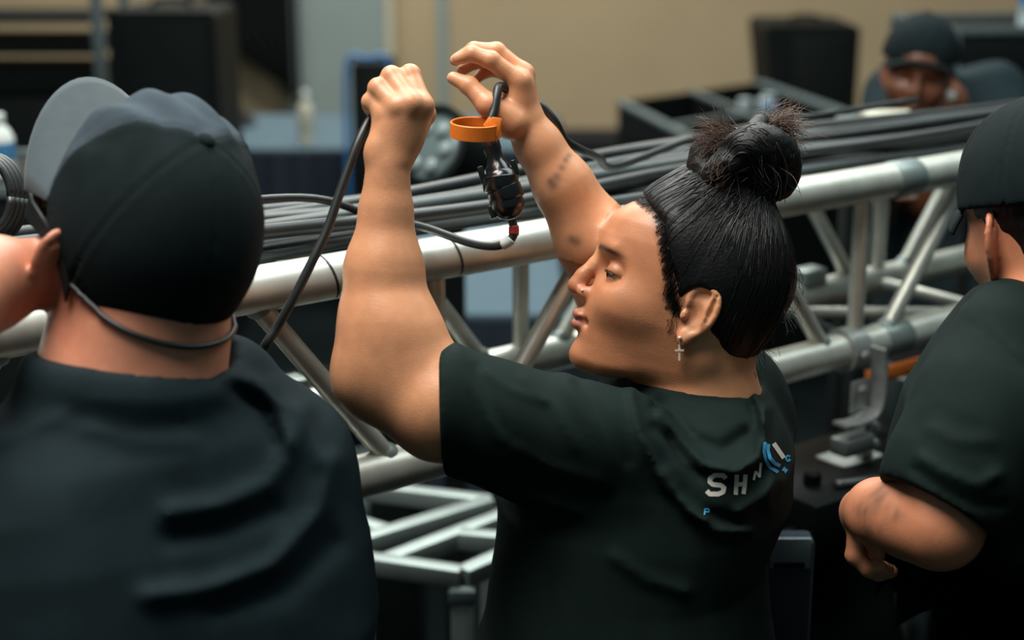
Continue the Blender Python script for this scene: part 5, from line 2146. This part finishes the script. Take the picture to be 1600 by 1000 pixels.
# ------------------------------------------------------------------ the capped man at the right edge
def make_right_man():
    D = 1.66
    H = Frame(P(1652, 386, D), camvec(-0.17, -0.08, -0.97), camvec(-0.10, 0.98, -0.10), 1.02)
    hip = P(1650, 1200, 1.76)
    root = empty('person', (hip[0], hip[1], 0))
    tag(root, 'man at the right edge in a black cap, back turned, tattooed forearm bent', 'person', 'crew at the truss')
    yaw = np.array([-0.55, 0.83, 0])
    F = Field()
    add_head(F, H)
    F.chain([H(-0.02, 0, -0.005), H(-0.035, 0, -0.07), P(1640, 520, 1.69), P(1645, 600, 1.71)], [0.062, 0.062, 0.068, 0.06], 0.03)
    F.ell(P(1650, 700, 1.73), (0.10, 0.11, 0.10), None, 0.05)
    # near arm: upper arm down, forearm away from the viewer, hand turned down
    F.chain([P(1585, 545, 1.60), P(1530, 680, 1.56), P(1468, 822, 1.555)], [0.062, 0.056, 0.0405], 0.03)
    F.chain([P(1468, 822, 1.555), P(1420, 808, 1.585), P(1374, 800, 1.625), P(1350, 800, 1.665)], [0.0410, 0.0405, 0.0345, 0.027], 0.02)
    F.ell(P(1345, 815, 1.68), (0.016, 0.024, 0.026), None, 0.014)
    for i in range(4):
        b = P(1338 + 6 * i, 836 + 3 * i, 1.665 + 0.017 * i)
        finger(F, [b, b - UP * 0.022 - RT * 0.002, b - UP * 0.036 + RT * 0.012, b - UP * 0.034 + RT * 0.026], [0.0105, 0.0098, 0.009, 0.008])
    finger(F, [P(1356, 815, 1.655), P(1364, 845, 1.648), P(1372, 866, 1.655)], [0.013, 0.010, 0.0085])
    # far arm, hidden beyond the body
    F.chain([P(1700, 560, 1.98), P(1640, 700, 2.02), P(1560, 790, 1.98), P(1470, 790, 1.90)], [0.06, 0.052, 0.042, 0.028], 0.03)
    F.ell(P(1440, 792, 1.885), (0.03, 0.02, 0.025), None, 0.012)
    for i in range(4):
        b = P(1420, 780 + 10 * i, 1.87 + 0.004 * i)
        finger(F, [b, b - RT * 0.025, b - RT * 0.035 - FW * 0.02, b - RT * 0.02 - FW * 0.03], [0.0105, 0.0098, 0.009, 0.008])
    finger(F, [P(1450, 775, 1.87), P(1430, 765, 1.85), P(1412, 770, 1.84)], [0.012, 0.010, 0.0085])
    E = add_ear(F, H, 1, c=(-0.006, 0.0745, 0.004), tilt=14, sc=1.10, flare=36)
    add_ear(F, H, -1, c=(-0.006, 0.0745, 0.004), tilt=14, sc=1.10, flare=36)
    base = skin_colour(196, 128, 94, H, (70, 52, 44, 0.5))

    def col(v):
        c = base(v)
        x, y = proj_arr(v)
        for (tx, ty, r, a_) in ((1372, 782, 18, .6), (1350, 798, 15, .5), (1398, 802, 14, .5), (1382, 765, 11, .45), (1365, 828, 14, .5), (1408, 772, 10, .4)):
            w = (a_ * 1.3 * np.exp(-(np.hypot(x - tx, y - ty) / r) ** 2) * (0.7 + 0.7 * vnoise(v, 240, 21)))
            w = np.clip(w, 0, 1)[:, None] * ((v - CAM) @ FW < 1.70)[:, None]
            c = c * (1 - w) + np.array(srgb(62, 60, 60)) * w
        return c
    lo, hi = bounds([P(1290, 240, 1.48), P(1860, 240, 2.12), P(1290, 910, 1.48), P(1860, 910, 2.12)], 0.02)
    build_field(F, 'body', lo, hi, 0.0029, M_skin, root, col, 2)
    for sg in (1, -1):
        empty_eye(H(0.0835, sg * 0.0325, 0.034), H, 0.0128, root)
    # short black hair below the cap
    R = Field()
    R.ell(H(-0.008, 0, 0.052), np.array([0.108, 0.0835, 0.096]), H.ax(), 0.01)
    R.ell(H(-0.055, 0, -0.008), np.array([0.046, 0.064, 0.044]), H.ax(), 0.02)

    def cut(p):
        q = H.local(p)
        f, l, u = q[..., 0], q[..., 1], q[..., 2]
        return f - np.interp(u, [-0.06, -0.02, 0.012, 0.022, 0.06, 0.1], [-0.05, -0.034, -0.028, 0.018, 0.03, 0.05])
    R.op(cut, H(0, 0, 0), 1, 0.006, 'i')
    R.op(lambda p: -0.046 - H.local(p)[..., 2], H(0, 0, 0), 1, 0.006, 'i')
    R.disp(lambda p: 0.0009 * vnoise(p, 300, 33) + 0.0006 * vnoise(p, 600, 34))
    lo, hi = bounds([H(a_, b_, c_) for a_ in (-.13, .12) for b_ in (-.1, .1) for c_ in (-.06, .16)], 0.01)
    build_field(R, 'hair', lo, hi, 0.003, M_hair, root, None, 1)
    cap, K = make_cap(root, H, 6, rx=(0.117, 0.0930, 0.112), base=0.004, crown_m=M_cap, u0=0.050, wr=0.3, brim=0.034)
    g = G()
    pts = []
    for k in range(25):
        an = math.radians(130 + 100 * k / 24)
        pts.append((0.1165 * math.cos(an), 0.0930 * math.sin(an)))
    grid = [[K(a_, b_, w) for w in (-0.003, 0.003, 0.009, 0.015)] for (a_, b_) in pts]
    g.sheet([[q + unit(q - K(0, 0, 0)) * 0.0015 for q in row] for row in grid], 0.002)
    g.build('cap_strap', M_capbrim, cap)
    # shirt
    S = Field()
    loft(S, [(P(1655, 1100, 1.77), 0.17, 0.225), (P(1655, 960, 1.76), 0.165, 0.23), (P(1655, 800, 1.75), 0.155, 0.228), (P(1650, 680, 1.735), 0.14, 0.215),
             (P(1648, 590, 1.72), 0.12, 0.195), (P(1645, 530, 1.71), 0.105, 0.15), (P(1642, 480, 1.70), 0.090, 0.10), (P(1641, 455, 1.695), 0.080, 0.085)], yaw, 0.03, endr=0.02)
    S.chain([P(1602, 540, 1.63), P(1560, 650, 1.585), P(1500, 745, 1.565), P(1466, 805, 1.558)], [0.074, 0.084, 0.074, 0.064], 0.05)
    S.chain([P(1690, 560, 1.86), P(1665, 670, 1.99)], [0.08, 0.075], 0.05)
    folds(S, [
        ([(1440, 715), (1470, 735), (1530, 760), (1560, 740)], 9, 0.006),
        ([(1430, 735), (1470, 765), (1520, 790), (1570, 790)], 7, -0.005),
        ([(1455, 670), (1500, 690), (1550, 690)], 10, 0.004),
        ([(1505, 485), (1545, 505), (1600, 560)], 5, 0.004),
        ([(1500, 497), (1545, 520), (1595, 575)], 5, -0.003),
        ([(1470, 640), (1490, 655), (1530, 665)], 9, -0.003),
    ])
    S.disp(lambda p: 0.0020 * vnoise(p, 26, 41) + 0.0008 * vnoise(p, 70, 43))
    Fb = Field()
    Fb.chain([P(1585, 545, 1.60), P(1530, 680, 1.56), P(1468, 822, 1.555)], [0.062, 0.056, 0.0405], 0.03)
    Fb.chain([P(1640, 520, 1.69), P(1645, 600, 1.71)], [0.068, 0.06], 0.03)
    S.op(lambda p: Fb.at(p) - 0.0045, P(1600, 650, 1.65), 0.4, 0.012, 'u')
    ax = unit(P(1466, 805, 1.558) - P(1535, 690, 1.57))
    S.op(lambda p: (p - P(1468, 800, 1.558)) @ ax, P(1468, 800, 1.558), 0.13, 0.003, 'i')
    S.cone(P(1468, 804, 1.558), P(1455, 830, 1.556), 0.0540, 0.060, 0.003, 's')
    neckhole(S, P(1641, 466, 1.695), camvec(-0.1, 0.97, 0.1), 0.074)
    collar(S, P(1641, 462, 1.693), camvec(-0.1, 0.97, 0.1), 0.0770, 0.0065, 0.006, 0.5)
    lo, hi = bounds([P(1380, 430, 1.44), P(1860, 430, 2.12), P(1380, 1110, 1.44), P(1860, 1110, 2.12)], 0.02)
    sh = build_field(S, 't_shirt', lo, hi, 0.0046, M_shirt, root)
    lower_body(root, hip, yaw, 0.165, 0.2, 0.1)
    return root


# ------------------------------------------------------------------ the man bent over his work in the background
def make_back_man():
    D = 3.7
    H = Frame(P(1432, 128, D), camvec(-0.26, -0.42, 0.87), camvec(0.05, 0.90, 0.44), 1.0)
    hip = P(1490, 560, 4.0)
    root = empty('person', (hip[0], hip[1], 0))
    tag(root, 'man in a dark cap bowed over his work in the background, white earring, black clothes', 'person', 'crew at the truss')
    yaw = np.array([-0.25, -0.97, 0])
    F = Field()
    add_head(F, H)
    F.chain([H(-0.02, 0, -0.01), H(-0.05, 0, -0.08), P(1470, 165, 3.92), P(1480, 230, 3.98)], [0.058, 0.058, 0.065, 0.09], 0.03)
    for sx in (-1, 1):
        s_ = P(1478 + sx * 90, 165, 3.97)
        e_ = P(1478 + sx * 110, 330, 3.84)
        w_ = P(1440 + sx * 45, 300, 3.50)
        F.chain([s_, e_], [0.055, 0.043], 0.03)
        F.chain([e_, w_], [0.043, 0.027], 0.02)
        F.ell(w_ - FW * 0.04, (0.025, 0.04, 0.02), None, 0.015)
        for i in range(4):
            b = w_ - FW * 0.075 + RT * (0.012 * i - 0.018)
            finger(F, [b, b - FW * 0.03 - UP * 0.006, b - FW * 0.045 - UP * 0.025], [0.01, 0.009, 0.008])
        finger(F, [w_ - FW * 0.03 - sx * RT * 0.02, w_ - FW * 0.06 - sx * RT * 0.035, w_ - FW * 0.085 - sx * RT * 0.03], [0.012, 0.01, 0.008])
    F.ell(P(1480, 280, 3.93), (0.16, 0.1, 0.12), None, 0.05)
    add_ear(F, H, 1)
    E = add_ear(F, H, -1)
    for sd in (1,):
        pass
    lo, hi = bounds([P(1280, 40, 3.2), P(1680, 40, 4.15), P(1280, 400, 3.2), P(1680, 400, 4.15)], 0.05)
    build_field(F, 'body', lo, hi, 0.0055, M_skin, root, skin_colour(112, 68, 48, H, (60, 45, 40, 0.4)), 1)
    for sg in (1, -1):
        empty_eye(H(0.0835, sg * 0.0325, 0.034), H, 0.0128, root)
    make_cap(root, H, 8, rx=(0.116, 0.0925, 0.110), base=0.0, crown_m=M_cap, h=0.006, u0=0.056, wr=0.2, brim=0.03)
    # round earring on the ear towards the right of the picture
    Eside = add_ear(Field(), H, 1)
    g = G()
    c = Eside(0.0, -0.030, 0.012)
    g.lathe(c, camvec(0.1, 0.1, 1), [(-0.002, 0.006), (0, 0.013), (0.003, 0.013), (0.005, 0.006)], 16)
    g.build('earring', M_white, root)
    S = Field()
    loft(S, [(P(1490, 560, 4.02), 0.14, 0.20), (P(1485, 400, 4.05), 0.14, 0.205), (P(1482, 270, 4.05), 0.14, 0.215), (P(1480, 180, 4.02), 0.13, 0.20), (P(1478, 110, 3.98), 0.08, 0.12)], yaw, 0.03)
    for sx in (-1, 1):
        S.chain([P(1478 + sx * 78, 150, 3.98), P(1478 + sx * 104, 290, 3.86)], [0.085, 0.07], 0.06)
    S.disp(lambda p: 0.003 * vnoise(p, 26, 51))
    S.cone(P(1468, 140, 3.88), H(-0.05, 0, -0.04), 0.07, 0.065, 0.005, 's')
    lo, hi = bounds([P(1290, 60, 3.55), P(1670, 60, 4.3), P(1290, 580, 3.55), P(1670, 580, 4.3)], 0.03)
    build_field(S, 't_shirt', lo, hi, 0.008, M_shirt2, root)
    lower_body(root, hip, yaw, 0.14, 0.19, 0.1)
    return root


# ------------------------------------------------------------------ what the woman holds
def held_cable():
    # from the near fist down to the left
    g = G()
    pts = [P(612, 150, 1.592), P(598, 168, 1.590), P(578, 188, 1.580), P(560, 222, 1.57), P(545, 262, 1.565), P(528, 310, 1.56), P(510, 362, 1.555), P(487, 410, 1.55), P(460, 464, 1.548), P(434, 510, 1.55), P(408, 552, 1.552), P(395, 600, 1.62), P(400, 700, 1.640), P(430, 860, 1.645), P(490, 1100, 1.67)]
    g.tube(spl(pts, 7), 0.0048, 12)
    o = g.build('held_cable', M_rubber)
    tag(o, 'black cable hanging from the near fist down to the left', 'cable')
    # cable through the far hand, ending in the connector
    root = empty('cable_connector', P(797, 345, 1.69))
    tag(root, 'glossy black cable connector dangling below the orange ring', 'connector')
    g = G()
    pts = [tr(1.35, 0.60, 0, ZV * 0.086), tr(1.05, 0.52, 0, ZV * 0.086), tr(0.80, 0.42, 0, ZV * 0.086), tr(0.66, 0.32, 0, ZV * 0.084), P(962, 260, 2.00), P(935, 246, 1.90), P(905, 233, 1.82), P(882, 218, 1.785), P(868, 192, 1.76), P(850, 170, 1.755), P(832, 158, 1.752), P(806, 148, 1.722), P(790, 138, 1.706), P(780, 136, 1.698), P(776, 150, 1.692), P(772, 172, 1.688), P(765, 195, 1.685), P(765, 222, 1.689)]
    g.tube(spl(pts, 7), 0.0052, 12)
    g.build('cable_lead', M_rubber, root)
    a, b = P(765, 217, 1.69), P(799, 342, 1.69)
    ax = unit(b - a)
    L = np.linalg.norm(b - a)
    g = G()
    g.lathe(a, ax, [(0, 0.0075), (0.004, 0.0100), (0.012, 0.0102), (0.016, 0.0092), (0.026, 0.0098), (0.030, 0.0125), (L * 0.42, 0.0150)], 20)
    g.build('strain_relief', M_plastic, root, auto=HARD)
    g = G()
    g.lathe(a + ax * L * 0.40, ax, [(0, 0.0150), (0.004, 0.0185), (L * 0.14, 0.0195), (L * 0.15, 0.0182), (L * 0.32, 0.0185), (L * 0.44, 0.0190), (L * 0.50, 0.0170), (L * 0.57, 0.0115), (L * 0.60, 0.0070)], 22)
    g.build('connector_body', M_plastic, root, auto=HARD)
    sdv = unit(np.cross(ax, FW))
    for (t, s, sc) in ((0.42, 1, 1.0), (0.40, -1, 1.1), (0.86, -1, 0.8)):
        g = G()
        q = a + ax * L * t + sdv * s * 0.0185
        g.box(q, (0.009 * sc, 0.0035, 0.005), (ax, sdv, np.cross(ax, sdv)), 0.0015)
        g.build('latch', M_plastic, root, auto=HARD)
    # crumpled tape wrapped round it
    g = G()
    for i, (t, r_) in enumerate(((0.47, 0.0205), (0.62, 0.0200))):
        g2 = [(0, r_ - 0.001), (0.001, r_), (0.014, r_ - 0.0005), (0.016, r_ - 0.002)]
        g = G()
        g.lathe(a + ax * L * t, unit(ax + 0.15 * sdv * (1 if i else -1)), g2, 22)
        g.build('tape_wrap', M_plastic, root, auto=HARD)
    tail = [b + ax * 0.002, P(803, 357, 1.69), P(801, 370, 1.69), P(790, 380, 1.692), P(770, 385, 1.70), P(740, 381, 1.72), P(705, 370, 1.75), P(672, 358, 1.79), P(640, 350, 1.83), P(600, 346, 1.86), tr(-0.05, 0.20, 0, ZV * 0.082), tr(-0.20, 0.28, 0, ZV * 0.088), tr(-0.36, 0.34, 0, ZV * 0.088)]
    ts = spl(tail, 7)
    g = G()
    g.tube(ts, 0.0048, 12)
    g.build('cable_tail', M_rubber, root)
    g = G()
    g.tube(ts[5:13], 0.0058, 12)
    g.build('red_band', M_red, root)
    g = G()
    g.tube(ts[16:24], 0.0062, 12)
    g.build('white_tag', M_white, root)
    # orange ring
    c = P(743, 202, 1.677)
    up = camvec(0.03, 0.93, 0.33)
    x = unit(np.cross(up, FW))
    y = np.cross(up, x)
    grid = []
    for k in range(49):
        an = 2 * math.pi * k / 48
        rr = 0.0255
        rad = math.cos(an) * x + math.sin(an) * y
        grid.append([c + rad * (rr + w) + up * h for (w, h) in ((0, 0.0075), (0.0012, 0.0085), (0.0024, 0.0075), (0.0026, -0.0075), (0.0012, -0.0085), (-0.0002, -0.0075), (0, 0.0075))])
    g = G()
    g.sheet(grid)
    root2 = empty('orange_ring', c - up * 0.009)
    tag(root2, 'orange plastic ring hanging round the cable under the far hand', 'ring')
    g.build('ring_band', M_orange, root2, auto=HARD)
    g = G()
    q = P(773, 199, 1.664)
    g.box(q, (0.0058, 0.0035, 0.0105), (camvec(1, -0.2, 0.1), FW, camvec(0.25, 1, 0.2)), 0.001)
    g.box(q + UP * 0.004 - RT * 0.006, (0.0045, 0.003, 0.006), (camvec(1, -0.7, 0.1), FW, camvec(0.7, 1, 0.1)), 0.001)
    g.build('ring_tab', M_orange, root2, auto=HARD)


held_cable()


# ------------------------------------------------------------------ assemble
wroot, wH, wE, wshirt = make_woman()
make_woman_hair(wroot, wH, wE)
make_woman_jewels(wroot, wH, wE)
shirt_print(wroot, wshirt)
make_left_man()
make_right_man()
make_back_man()
for o in bpy.data.objects:
    if '_w' in o:
        del o['_w']
